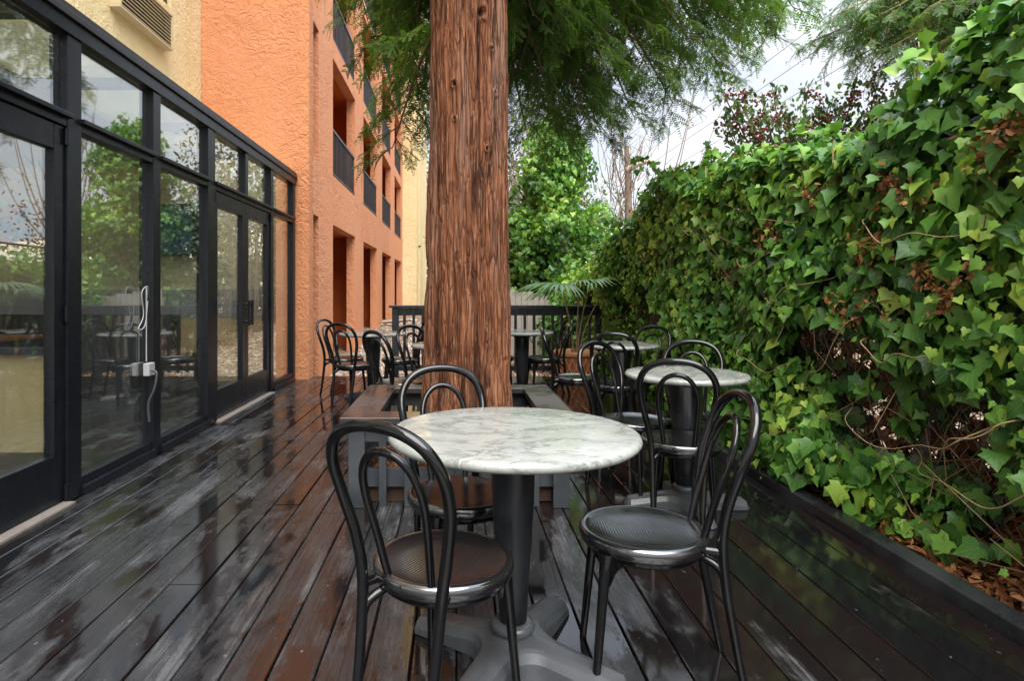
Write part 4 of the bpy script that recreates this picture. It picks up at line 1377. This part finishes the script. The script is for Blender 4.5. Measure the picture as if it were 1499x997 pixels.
# pebbles on the ground at the left behind the deck
ico_t = (1 + 5 ** 0.5) / 2
IV = np.array([(-1, ico_t, 0), (1, ico_t, 0), (-1, -ico_t, 0), (1, -ico_t, 0), (0, -1, ico_t), (0, 1, ico_t), (0, -1, -ico_t), (0, 1, -ico_t), (ico_t, 0, -1), (ico_t, 0, 1), (-ico_t, 0, -1), (-ico_t, 0, 1)]) / 1.9
IF = np.array([(0, 11, 5), (0, 5, 1), (0, 1, 7), (0, 7, 10), (0, 10, 11), (1, 5, 9), (5, 11, 4), (11, 10, 2), (10, 7, 6), (7, 1, 8), (3, 9, 4), (3, 4, 2), (3, 2, 6), (3, 6, 8), (3, 8, 9), (4, 9, 5), (2, 4, 11), (6, 2, 10), (8, 6, 7), (9, 8, 1)])
n = 9000
y = 8.62 + 9.0 * rng.random(n) ** 1.6; x = rng.uniform(-2.0, 1.6, n)
P = np.column_stack([x, y, ground_h(x, y) + 0.004])
V, F, T_, U = place((IV * np.array([1, 1.3, 0.6]), IF), P, rng.normal(size=(n, 3)), rng.normal(size=(n, 3)) * 0.3 + np.array([0, 0, 1]), rng.uniform(0.008, 0.03, n), rng.random(n))
t = NT('mixed_pebble')
t.set(t.ramp(attr(t, 'tint'), [(0, (0.13, 0.075, 0.045)), (0.35, (0.26, 0.18, 0.12)), (0.7, (0.42, 0.34, 0.27)), (1, (0.6, 0.55, 0.48))]), 0.7)
o = link('gravel', np_mesh('gravel', V, F, tint=T_), t.m)
tag(o, 'mixed brown and grey pebbles behind the deck', 'gravel', kind='stuff')
b = MB().tube(spline([ray(563, 471, 16.0), ray(585, 464, 15.6), ray(606, 456, 15.2)], 5), [0.11, 0.12, 0.12, 0.12, 0.12, 0.115, 0.115, 0.115, 0.11, 0.11, 0.1], 12)
o = b.build('fallen_log', M['log'])
zlow = float(ground_h(np.array([-1.6]), np.array([15.8]))[0]) + 0.10
for v in o.data.vertices:
    v.co.z = v.co.z * 0.35 + zlow * 0.65
tag(o, 'pale weathered log lying on the pebbles behind the railing', 'log')

# ------------------------------------------------------------------ background plants
def bush(name, label, cat, c, r, n, size, tint, mat, templ, rng, stems=10, up=0.5, shell=0.55, group=None, ground=True, hang=-0.4):
    root = empty(name, (c[0], c[1], float(ground_h(np.array([c[0]]), np.array([c[1]]))[0])), 0, label, cat, group)
    d = rng.normal(size=(n, 3)); d /= np.linalg.norm(d, axis=1, keepdims=True)
    lump = 0.72 + 0.5 * vnoise(np.arctan2(d[:, 1], d[:, 0]) * 2.2 + 20, d[:, 2] * 3.1 + 20, int(abs(c[0] * 7 + c[1] * 13)) + 3)
    rad = (shell + (1 - shell) * rng.random(n)) * lump
    p = np.array(c) + d * rad[:, None] * np.array(r)
    g = ground_h(p[:, 0], p[:, 1])
    k = p[:, 2] > g + 0.02
    p = p[k]; d = d[k]; n = len(p)
    nr = d * 0.9 + rng.normal(size=(n, 3)) * 0.45 + np.array([0, -0.1, up])
    td = rng.normal(size=(n, 3)) * 0.7 + d * 0.4 + np.array([0, 0, hang])
    ti = np.clip(tint[0] + tint[1] * rng.normal(size=n) + 0.35 * (vnoise(p[:, 0] * 2.5 + 9, p[:, 2] * 2.5 + 9, 5) - 0.5), 0, 1)
    leaves('foliage', p, nr, td, rng.uniform(0.7, 1.3, n) * size, ti, mat, root, templ, rng)
    b = MB()
    g0 = float(ground_h(np.array([c[0]]), np.array([c[1]]))[0]) - 0.05
    for k in range(stems):
        a = rng.uniform(0, 2 * PI); q = rng.uniform(0.1, 0.8)
        e = (c[0] + math.cos(a) * r[0] * q, c[1] + math.sin(a) * r[1] * q, c[2] + r[2] * rng.uniform(-0.1, 0.75))
        s = (c[0] + math.cos(a) * r[0] * 0.15, c[1] + math.sin(a) * r[1] * 0.15, g0)
        m_ = tuple((s[i] * 0.5 + e[i] * 0.5) + rng.normal(0, 0.06) for i in range(3))
        b.tube(spline([s, m_, e], 4), list(np.linspace(0.022, 0.006, 9)), 5)
    part(b.build('stem', M['greytwig'], fix=False), root)
    return root

rb_ = np.random.default_rng(99)
# ivy clad tree: trunk smothered in leaves
it = empty('ivy_clad_tree', (2.2, 12.0, 0), 0, 'tree trunk smothered in glossy green ivy beyond the end railing', 'tree')
pp_, dd_ = [], []
for k in range(50):
    zc = rb_.uniform(0.4, 4.1)
    w = np.interp(zc, [0.3, 1.2, 2.4, 3.3, 4.1], [0.95, 0.95, 0.8, 0.62, 0.3])
    a_ = rb_.uniform(0, 2 * PI)
    cc = np.array([2.15 - 0.05 * zc + w * math.cos(a_) * rb_.uniform(0.5, 1.0), 12 + w * math.sin(a_) * 0.9, zc])
    m_ = int(rb_.uniform(170, 340))
    d_ = rb_.normal(size=(m_, 3)); d_ /= np.linalg.norm(d_, axis=1, keepdims=True)
    r_ = np.array([rb_.uniform(0.28, 0.5), rb_.uniform(0.28, 0.5), rb_.uniform(0.3, 0.6)])
    pp_.append(cc + d_ * r_ * (0.75 + 0.35 * rb_.random((m_, 1)))); dd_.append(d_ + np.array([0, 0, 0.4]))
for k in range(9):           # loose strands
    a_ = rb_.uniform(0, 2 * PI); zc = rb_.uniform(1.0, 4.4); m_ = 40
    u_ = np.linspace(0, 1, m_)[:, None]
    st_ = np.array([2.0 + 0.7 * math.cos(a_), 12 + 0.6 * math.sin(a_), zc]); en_ = st_ + np.array([0.75 * math.cos(a_), 0.3 * math.sin(a_), rb_.uniform(-0.7, 0.5)])
    pp_.append(st_ + (en_ - st_) * u_ + rb_.normal(0, 0.05, (m_, 3))); dd_.append(rb_.normal(size=(m_, 3)) + np.array([0, -0.4, 0.8]))
p = np.concatenate(pp_); nr = np.concatenate(dd_) + rb_.normal(size=(len(p), 3)) * 0.4; n = len(p)
td = rb_.normal(size=(n, 3)) * 0.5 + np.array([0, 0, -1.0])
ti = np.clip(0.60 + 0.2 * rb_.normal(size=n) + 0.5 * (vnoise(p[:, 0] * 2.2 + 9, p[:, 2] * 1.9 + 9, 5) - 0.5), 0, 1)
leaves('ivy', p, nr, td, rb_.uniform(0.06, 0.12, n), ti, M['ivy'], it, IVY, rb_)
b = MB().tube([(2.15, 12, -0.1), (2.1, 12, 2), (1.95, 12.0, 4.0)], [0.22, 0.2, 0.12], 12)
part(b.build('trunk', M['greytwig']), it)
bush('shrub', 'dark green ivy mound left of the ivy clad tree behind the railing', 'shrub', (1.35, 12.6, 1.6), (1.0, 0.9, 1.5), 4200, 0.10, (0.35, 0.18), M['ivydark'], IVY, rb_)
bush('shrub', 'bright green leafy shrub at the foot of the broken trunk', 'shrub', (3.3, 11.2, 1.0), (1.1, 0.9, 0.95), 4200, 0.085, (0.62, 0.18), M['ivy'], IVY, rb_)
bush('shrub', 'low yellow green shrub directly behind the potted palm', 'shrub', (2.3, 10.4, 0.9), (0.75, 0.5, 0.72), 2600, 0.075, (0.75, 0.15), M['ivy'], IVY, rb_)
bush('shrub', 'small dark leafy shrub in front of the grey board fence', 'shrub', (1.75, 9.9, 0.55), (0.5, 0.4, 0.55), 1500, 0.075, (0.5, 0.2), M['ivy'], IVY, rb_)
bush('shrub', 'olive brown dry bush standing tall behind the ivy clad tree', 'shrub', (1.6, 17.0, 3.0), (2.0, 1.4, 3.6), 6500, 0.13, (0.5, 0.25), M['dryshrub'], [OVAL], rb_, 24)
bush('shrub', 'brown dry brush beside the broken trunk', 'shrub', (4.1, 14.6, 1.5), (1.3, 1.0, 1.5), 2600, 0.09, (0.55, 0.25), M['dryshrub'], [OVAL], rb_, 24)
bush('tree_clump', 'green tree clump far behind the dry brush', 'tree', (3.0, 24.0, 3.0), (3.8, 2.2, 3.2), 6000, 0.20, (0.5, 0.2), M['shrub'], [OVAL], rb_, 14)
bush('tree_clump', 'distant green tree clump at the corner of the cream block', 'tree', (-0.6, 33.0, 4.5), (3.0, 2.0, 5.0), 5000, 0.24, (0.45, 0.2), M['shrub'], [OVAL], rb_, 14)
# trees over the fence at the right: hidden by the hedge, seen mirrored in the glass
bush('street_tree', 'yellow green round tree mirrored in the storefront glass', 'tree', (8.2, 13.0, 2.4), (2.4, 2.0, 2.4), 7000, 0.15, (0.7, 0.2), M['shrub'], [OVAL], rb_, 18)

# broken snag with bare shoots
sg = empty('broken_trunk', (3.62, 13, 0), 0, 'bare broken brown trunk with a snapped side limb beyond the hedge', 'tree')
b = MB().tube(spline([(3.62, 13, -0.1), (3.60, 13, 1.5), (3.66, 13, 2.9), (3.62, 13, 4.3)], 5), list(np.linspace(0.13, 0.05, 16)), 10)
part(b.build('trunk', M['greytwig']), sg)
b = MB().tube(spline([(3.62, 13, 3.78), (3.85, 12.9, 3.90), (4.15, 12.9, 3.96)], 5), list(np.linspace(0.075, 0.04, 11)), 10)
part(b.build('limb', M['log']), sg)
b = MB()
rt = random.Random(12)
for k in range(60):
    z0 = rt.uniform(0.8, 4.0); a = rt.uniform(-0.9, 1.3)
    s = Vector((3.62 + rt.uniform(-0.35, 0.25), 13 + rt.uniform(-.3, .3), z0))
    ln = rt.uniform(0.5, 1.9)
    e = s + Vector((math.sin(a) * ln * 0.6 + rt.uniform(-.1, .1), rt.uniform(-.3, .3), ln))
    m_ = (s + e) / 2 + Vector((rt.gauss(0, .08), rt.gauss(0, .08), 0))
    b.tube(spline([s, m_, e], 4), list(np.linspace(0.013, 0.004, 9)), 4)
    for q in range(2):
        t_ = rt.uniform(0.4, 0.9); p = s + (e - s) * t_
        b.tube([p, p + Vector((rt.gauss(0, .2), rt.gauss(0, .1), rt.uniform(0.1, 0.4)))], [0.006, 0.003], 4)
for (x1, z1) in ((5.05, 6.1), (4.9, 5.2), (4.5, 5.6), (5.4, 4.8)):
    s = Vector((3.75, 12.8, 1.8)); e = Vector((x1, 12.6, z1))
    m_ = (s + e) / 2 + Vector((0.15, 0, -0.2))
    pts = spline([s, m_, e], 6)
    b.tube(pts, list(np.linspace(0.022, 0.005, 13)), 5)
    for q in range(7):
        p = Vector(pts[rt.randint(4, 12)])
        b.tube([p, p + Vector((rt.uniform(-.1, .5), 0, rt.uniform(0.05, 0.5)))], [0.007, 0.003], 4)
part(b.build('shoot', M['greytwig'], fix=False), sg)
n = 420
p = np.column_stack([rb_.normal(4.05, 0.38, n), rb_.normal(12.6, 0.3, n), rb_.normal(2.35, 0.45, n)])
leaves('dead_leaf', p, rb_.normal(size=(n, 3)), rb_.normal(size=(n, 3)) + np.array([0, 0, -1]), rb_.uniform(0.06, 0.11, n), rb_.random(n) * 0.5, M['deadleaf'], sg, [OVAL], rb_)

# bare grey stems behind the railing
for k, (x, y, lab) in enumerate(((1.0, 15.0, 'grey leafless shrub of upright stems right beside the redwood trunk'), (0.55, 18.0, 'leafless brown shrub far behind the end railing'))):
    root = empty('bare_shrub', (x, y, 0.2), 0, lab, 'shrub')
    b = MB()
    for q in range(90):
        s = Vector((x + rt.uniform(-.7, .7), y + rt.uniform(-.4, .4), 0.1)); ln = rt.uniform(2.0, 4.6)
        e = s + Vector((rt.gauss(0, .22) * ln * .4, rt.gauss(0, .1), ln))
        m_ = (s + e) / 2 + Vector((rt.gauss(0, .1), rt.gauss(0, .1), 0))
        b.tube(spline([s, m_, e], 3), list(np.linspace(0.016, 0.005, 7)), 4)
    part(b.build('stem', M['greytwig'], fix=False), root)

# old board fence panel behind the railing
fp = empty('board_fence', (1.2, 11.0, 0), 0, 'grey weathered board fence panel leaning behind the end railing', 'fence')
b = MB()
for k in range(11):
    x = 0.86 + k * 0.105
    b.box(x, x + 0.098, 11.0, 11.022, 0.0 , 1.23 + 0.02 * math.sin(k * 2.1) - 0.012 * k)
part(b.build('board', M['fencewood'], fix=False), fp)
b = MB().box(0.84, 2.05, 11.023, 11.06, 0.25, 0.33).box(0.84, 2.05, 11.023, 11.06, 0.95, 1.03)
part(b.build('rail', M['fencewood'], fix=False), fp)

# berry bush over the hedge
bb = empty('berry_bush', (3.7, 6.6, -0.15), 0, 'green bush with clusters of dark red berries rising above the ivy hedge', 'bush')
tips = [ray(1045, 110, 6.6), ray(1080, 125, 6.6), ray(1060, 175, 6.5), ray(1115, 145, 6.7), ray(1185, 122, 6.6), ray(1150, 155, 6.4), ray(1165, 185, 6.4), ray(1105, 190, 6.6), ray(1130, 120, 6.8), ray(1200, 150, 6.2),
        ray(1220, 140, 6.2), ray(1255, 115, 6.0), ray(1290, 102, 6.0), ray(1235, 150, 6.3), ray(1275, 160, 6.1), ray(1320, 130, 6.0), ray(1260, 185, 6.0), ray(1180, 200, 6.3), ray(1300, 180, 5.9), ray(1075, 150, 6.4), ray(1200, 190, 6.2), ray(1140, 200, 6.3)]
b = MB(); bp = []; lp = []; ld = []
for k, tp in enumerate(tips):
    tp = np.array(tp)
    s = np.array([3.7 + rb_.normal(0, .15), 6.6 + rb_.normal(0, .15), 1.0])
    m_ = (s + tp) / 2 + np.array([0, 0, 0.25])
    pts = np.array(spline([s, m_, tp], 8))
    b.tube([tuple(x) for x in pts], list(np.linspace(0.020, 0.004, len(pts))), 5)
    for q in range(130):
        u = rb_.uniform(0.50, 1.03); i = min(int(u * 16), 15)
        pp = pts[i] + rb_.normal(size=3) * 0.06
        lp.append(pp); ld.append(rb_.normal(size=3) * 0.6 + np.array([0, 0, 0.2]) + (pts[16] - pts[10]) * 1.2)
    for q in range(8):
        u = rb_.uniform(0.62, 1.0); i = min(int(u * 16), 16)
        cc = pts[i] + rb_.normal(size=3) * 0.06
        for w in range(12):
            bp.append(cc + rb_.normal(size=3) * 0.030)
part(b.build('branch', M['twig'], fix=False), bb)
lp = np.array(lp); ld = np.array(ld); n = len(lp)
leaves('foliage', lp, rb_.normal(size=(n, 3)) * 0.5 + np.array([-.2, -.4, 0.8]), ld, rb_.uniform(0.05, 0.09, n), np.clip(rb_.normal(0.5, 0.22, n), 0, 1), M['shrub'], bb, [OVAL], rb_)
bp = np.array(bp); n = len(bp)
V, F, T_, U = place((IV, IF), bp, rb_.normal(size=(n, 3)), rb_.normal(size=(n, 3)), rb_.uniform(0.010, 0.016, n))
part(link('berry', np_mesh('berry', V, F, smooth=True), M['berry']), bb)

# overhead cables
for k, (x, z, lab) in enumerate(((7.0, 6.3, 'uppermost thin overhead cable crossing the pale sky'), (6.95, 5.75, 'middle thin overhead cable crossing the pale sky'), (7.2, 5.3, 'lowest thin overhead cable crossing the pale sky'))):
    pts = [(x, -10 + 5 * i, z + 0.0015 * (5 * i - 45) ** 2 * 0.12) for i in range(17)]
    tag(MB().tube(pts, 0.006, 6).build('overhead_cable', M['cable']), lab, 'cable', 'overhead cables in the sky')

# ------------------------------------------------------------------ potted palm
PX, PY = 1.56, 8.0
pot = empty('terracotta_pot', (PX, PY, 0), 0, 'large terracotta pot with woven lattice relief standing by the end railing', 'pot')
b = MB().lathe([(0.0, 0.0), (0.205, 0.0), (0.21, 0.012), (0.262, 0.345), (0.262, 0.36), (0.235, 0.36), (0.225, 0.30), (0.0, 0.30)], 40, (PX, PY, 0))
part(b.build('body', M['terracotta']), pot)
b = MB().lathe([(0.262, 0.352), (0.285, 0.358), (0.29, 0.40), (0.283, 0.418), (0.245, 0.418), (0.238, 0.352)], 40, (PX, PY, 0))
part(b.build('rim', M['terralight']), pot)
b = MB()
for s in (-1, 1):
    for k in range(18):
        pts = []
        for i in range(7):
            t_ = i / 6
            r_ = 0.214 + 0.046 * t_
            a = 2 * PI * k / 18 + s * t_ * 0.55
            pts.append((PX + r_ * math.cos(a), PY + r_ * math.sin(a), 0.02 + 0.32 * t_))
        b.tube(pts, 0.0095, 4)
part(b.build('lattice', M['terralight'], fix=False), pot)
b = MB().lathe([(0.0, 0.335), (0.232, 0.325), (0.22, 0.31), (0, 0.31)], 24, (PX, PY, 0))
part(b.build('soil', M['soil']), pot)

pr = empty('fan_palm', (PX, PY, 0.33), 0, 'young fan palm with arching fronds growing in the terracotta pot', 'palm')
def fan(cx, cy, cz, dirv, up, n, spread, ln, tint, name):
    """fan leaf: folded blades radiating from the end of the stalk"""
    d = np.array(dirv, float); d /= np.linalg.norm(d)
    upv = np.array(up, float); sidev = np.cross(d, upv); sidev /= np.linalg.norm(sidev); upv = np.cross(sidev, d)
    V, F, T_ = [], [], []
    for k in range(n):
        a = (k / (n - 1) - 0.5) * spread
        dd = d * math.cos(a) + sidev * math.sin(a)
        L_ = ln * (0.72 + 0.28 * math.cos(a * 0.6)) * rb_.uniform(0.88, 1.06)
        perp = np.cross(dd, upv)
        base = np.array([cx, cy, cz])
        last = None
        for i in range(7):
            t_ = i / 6
            w = 0.016 * (1 - t_ ** 3) * (0.25 + 1.2 * min(t_ * 2.2, 1)) + 0.001
            drop = 0.55 * L_ * max(0, t_ - 0.25) ** 2 * rb_.uniform(0.9, 1.1)
            p = base + dd * L_ * t_ - np.array([0, 0, drop])
            V += [p - perp * w, p + upv * 0.006, p + perp * w]
            T_ += [tint + rb_.normal(0, 0.05)] * 3
            q = len(V) - 3
            if i:
                F += [(q - 3, q - 2, q + 1, q), (q - 2, q - 1, q + 2, q + 1)]
    return part(link(name, np_mesh(name, np.array(V), np.array(F), tint=np.clip(np.array(T_), 0, 1)), M['palm']), pr)
stalks = [((1.33, 7.75, 1.28), (-1, -0.35, 0.12)), ((1.60, 7.9, 1.30), (0.35, -0.7, 0.2)), ((1.72, 7.8, 1.32), (0.8, -0.2, 0.25)), ((1.40, 8.15, 1.22), (-0.8, 0.5, 0.0)), ((1.88, 8.0, 1.12), (1, 0.1, -0.3))]
for k, (e, d) in enumerate(stalks):
    s = (PX + (e[0] - PX) * 0.08, PY, 0.33)
    m_ = (PX + (e[0] - PX) * 0.45, PY + (e[1] - PY) * 0.4, 0.33 + (e[2] - 0.33) * 0.55)
    b = MB().tube(spline([s, m_, e], 5), list(np.linspace(0.011, 0.006, 11)), 6)
    part(b.build('stalk', M['vine'], fix=False), pr)
    fan(*e, d, (0, 0, 1), 24, R(190), (0.66, 0.50, 0.50, 0.50, 0.36)[k], (0.35, 0.5, 0.65, 0.4, 0.8)[k], 'frond')
b = MB()
for q in range(9):
    a = q * 0.7
    b.tube([(PX + 0.03 * math.cos(a), PY + 0.03 * math.sin(a), 0.32), (PX + 0.05 * math.cos(a), PY + 0.05 * math.sin(a), 0.33 + 0.12 + 0.03 * math.sin(q * 3))], [0.02, 0.012], 6)
part(b.build('stem', M['vine'], fix=False), pr)

# ------------------------------------------------------------------ tables
def base_outline(L_, w, f):
    q = []
    for k in range(4):
        c, s = math.cos(k * PI / 2), math.sin(k * PI / 2)
        pts = []
        wt = w * 0.86
        pts += [(L_, -wt * 0.55), (L_, wt * 0.55)]
        pts += [(L_ - 0.02, wt)]
        for i in range(7):
            a = -PI / 2 - (PI / 2) * i / 6
            pts.append((w + f + f * math.cos(a) , w + f + f * math.sin(a)))
        # arc runs from (w+f, w) to (w, w+f)
        pts += [(wt, L_ - 0.02)]
        if k == 0: base = pts
        q += [(x * c - y * s, x * s + y * c) for x, y in pts]
    return q
TABLE_MESH = {}
def table(X, Y, r, rz, label, base_rz=0.0, L_=0.37, col_r=(0.072, 0.043)):
    root = empty('bistro_table', (X, Y, 0), rz, label, 'table', 'round marble bistro tables on the deck')
    b = MB()
    b.lathe([(0.0, 0.706), (r - 0.030, 0.706), (r - 0.010, 0.709), (r - 0.002, 0.716), (r, 0.724), (r - 0.003, 0.732), (r - 0.010, 0.738), (r - 0.022, 0.740), (r * 0.5, 0.740), (0.0, 0.740)], 96)
    b.build('tabletop', M['marble'], root)
    b = MB()
    b.lathe([(0.0, 0.704), (0.17, 0.704), (0.17, 0.696), (0.10, 0.680), (col_r[0], 0.665), (col_r[0] * .93, 0.5), (col_r[1] * 1.18, 0.25), (col_r[1], 0.115), (0.0, 0.115)], 32)
    b.build('column', M['column'], root)
    b = MB().lathe([(0.0, 0.128), (0.054, 0.128), (0.066, 0.122), (0.070, 0.112), (0.066, 0.100), (0.06, 0.09), (0, 0.09)], 32)
    b.build('collar', M['iron'], root)
    ol = base_outline(L_, 0.062, 0.085)
    n = len(ol)
    P2 = np.array(ol)
    nx_ = np.roll(P2, -1, 0) - np.roll(P2, 1, 0)
    nx_ = np.column_stack([nx_[:, 1], -nx_[:, 0]]); nx_ /= np.linalg.norm(nx_, axis=1, keepdims=True)
    def zt(p): 
        q = np.linalg.norm(p, axis=1) / L_
        return 0.098 - 0.050 * np.clip(q, 0, 1.1) ** 1.1
    in1 = P2 - nx_ * 0.016
    in2 = P2 - nx_ * 0.028
    rings = [np.column_stack([P2, np.full(n, 0.004)]), np.column_stack([P2 - nx_ * 0.003, zt(P2) - 0.030]), np.column_stack([in1, zt(in1) - 0.006]), np.column_stack([in2, zt(in2)]), np.column_stack([in2 * 0.45, zt(in2 * 0.45) + 0.004])]
    V = np.concatenate(rings + [np.array([[0, 0, 0.103]])])
    b = MB()
    fs = []
    for k in range(4):
        for i in range(n):
            a, c = k * n + i, k * n + (i + 1) % n
            fs.append((a, c, c + n, a + n))
    ctr = 5 * n
    for i in range(n): fs.append((4 * n + i, 4 * n + (i + 1) % n, ctr))
    b.add([tuple(v) for v in V], fs, False)
    o = b.build('base', M['iron'], root, bevel=0.0)
    o.data.polygons.foreach_set('use_smooth', [True] * len(o.data.polygons))
    o.data.set_sharp_from_angle(angle=R(18))
    o.rotation_euler = (0, 0, base_rz)
    return root

table(0.182, 1.965, 0.40, 0.0, 'large foreground bistro table with green veined white marble top', R(58))
table(1.262, 3.36, 0.325, 1.0, 'bistro table with grey marble top beside the ivy, second nearest the camera', R(30), 0.33, (0.088, 0.055))
table(1.415, 5.25, 0.315, 2.0, 'small bistro table near the ivy, behind the second nearest table', R(15), 0.32, (0.085, 0.055))
table(0.745, 6.95, 0.36, 3.0, 'bistro table just right of the redwood trunk near the end railing', R(40), 0.34, (0.085, 0.055))
table(-0.915, 6.72, 0.37, 4.0, 'bistro table at the far left of the deck near the orange wall', R(20), 0.35, (0.085, 0.055))
table(-0.04, 5.25, 0.35, 5.0, 'bistro table mostly hidden behind the redwood trunk', R(45), 0.34, (0.085, 0.055))

# ------------------------------------------------------------------ chairs
def make_chair():
    root = empty('bistro_chair', (0, 0, 0), 0, 'chair', 'chair', 'black bentwood style chairs on the deck')
    b = MB().lathe([(0.0, 0.4255), (0.06, 0.4262), (0.11, 0.4285), (0.160, 0.4335), (0.174, 0.4385), (0.184, 0.4405), (0.192, 0.4385), (0.1965, 0.432), (0.1975, 0.420), (0.194, 0.404), (0.187, 0.397), (0.176, 0.398), (0.17, 0.404), (0.0, 0.404)], 72)
    b.build('seat', M['seat'], root)
    half = [(-0.272, 0.106, 0.0), (-0.243, 0.110, 0.15), (-0.218, 0.116, 0.29), (-0.203, 0.123, 0.43), (-0.208, 0.141, 0.54), (-0.234, 0.166, 0.655), (-0.266, 0.170, 0.745), (-0.291, 0.140, 0.812), (-0.304, 0.080, 0.849), (-0.308, 0.0, 0.860)]
    full = spline(half + [(x, -y, z) for x, y, z in reversed(half[:-1])], 7)
    cut = 21
    MB().tube(full[cut:len(full) - cut], 0.0155, 12).build('hoop', M['chair'], root)
    rear = [full[:cut + 1], list(reversed(full[len(full) - cut - 1:]))]
    half = [(-0.165, 0.068, 0.432), (-0.196, 0.080, 0.55), (-0.232, 0.090, 0.665), (-0.256, 0.078, 0.735), (-0.271, 0.045, 0.778), (-0.277, 0.0, 0.792)]
    pts = half + [(x, -y, z) for x, y, z in reversed(half[:-1])]
    MB().tube(spline(pts, 7), 0.0112, 10).build('inner_hoop', M['chair'], root)
    for s in (-1, 1):
        pts = rear[0 if s > 0 else 1]
        MB().tube(pts, list(np.linspace(0.0122, 0.0155, len(pts))), 12).build('leg', M['chair'], root)
        pts = spline([(0.168, s * 0.150, 0.0), (0.152, s * 0.140, 0.18), (0.138, s * 0.130, 0.33), (0.130, s * 0.124, 0.402)], 5)
        rr2 = list(np.interp(np.linspace(0, 1, len(pts)), [0, 0.5, 0.8, 1], [0.0118, 0.015, 0.0185, 0.028]))
        MB().tube(pts, rr2, 12).build('leg', M['chair'], root)
    # apron: ring under the seat with arched gussets towards each leg
    b = MB().lathe([(0.178, 0.400), (0.178, 0.384), (0.170, 0.376), (0.160, 0.378), (0.158, 0.400)], 64)
    for sy in (-1, 1):
        b.tube(spline([(-0.214, sy * 0.1175, 0.315), (-0.196, sy * 0.112, 0.365), (-0.150, sy * 0.085, 0.392)], 4), [0.008, 0.010, 0.012, 0.013, 0.014, 0.014, 0.014, 0.013, 0.012], 8)
        b.tube([(-0.203, sy * 0.121, 0.415), (-0.15, sy * 0.105, 0.415)], 0.013, 8)
    for (lx, ly) in ((0.137, 0.128), (0.137, -0.128)):
        a0 = math.atan2(ly, lx)
        for s in (-1, 1):
            pts = []
            for i in range(5):
                t_ = i / 4
                a = a0 + s * t_ * 0.42
                pts.append((0.169 * math.cos(a), 0.169 * math.sin(a), 0.392 - 0.085 * (1 - t_) ** 2.2 ))
            V = []; Fg = []
            for (x, y, z) in pts:
                c, sn = math.cos(math.atan2(y, x)), math.sin(math.atan2(y, x))
                V += [(x - 0.007 * c, y - 0.007 * sn, 0.399), (x + 0.007 * c, y + 0.007 * sn, 0.399), (x + 0.007 * c, y + 0.007 * sn, z - 0.012), (x - 0.007 * c, y - 0.007 * sn, z - 0.012)]
            for i in range(4):
                for e in range(4):
                    A_, B_ = i * 4 + e, i * 4 + (e + 1) % 4
                    Fg.append((A_, B_, B_ + 4, A_ + 4))
            Fg += [(3, 2, 1, 0), (16, 17, 18, 19)]
            b.add(V, Fg)
    b.build('apron', M['chair'], root)
    return root

chair0 = make_chair()
CHAIRS = [
    # seat centre x, y, facing in degrees (0 = to +X, 90 = away from the camera)
    (-0.036, 1.715, 59, 'black hoop back chair nearest the camera, its back turned, left of the large table'),
    (0.015, 2.275, -74, 'black hoop back chair tucked under the far side of the large foreground table'),
    (0.588, 1.93, 175, 'black hoop back chair on the ivy side of the large foreground table'),
    (1.140, 3.10, 66, 'black chair before the second nearest table, its back to the camera'),
    (1.395, 3.66, -115, 'black chair facing the camera from behind the second nearest table, close to the ivy'),
    (1.040, 3.58, -55, 'black chair with narrow slanting back at the left side of the second nearest table'),
    (1.300, 4.97, 72, 'black chair with its back to the camera at the small table near the ivy'),
    (1.610, 5.42, -135, 'black chair behind the small table, half hidden by the ivy side'),
    (1.060, 5.40, -8, 'black chair seen edge on at the left of the small table near the pot'),
    (1.000, 7.02, 188, 'black chair right of the trunk in front of the end railing, facing the trunk'),
    (0.470, 7.08, 0, 'black chair almost wholly hidden behind the right edge of the trunk'),
    (-1.255, 6.95, -22, 'leftmost black chair against the orange corner at the far left table'),
    (-1.060, 6.38, 68, 'black chair with its back to the camera at the far left table'),
    (-0.640, 6.86, 190, 'black chair right of the far left table in front of the railing post'),
    (-0.450, 5.12, 43, 'black chair left of the trunk behind the planter bench, back turned to the camera'),
    (-0.230, 5.56, -45, 'black chair peeping out behind the left edge of the trunk'),
]
for i, (x, y, a, lab) in enumerate(CHAIRS):
    o = chair0 if i == 0 else copy_tree(chair0)
    o.location = (x, y, 0.002)
    o.rotation_euler = (0, 0, R(a))
    o['label'] = lab
print('DONE')
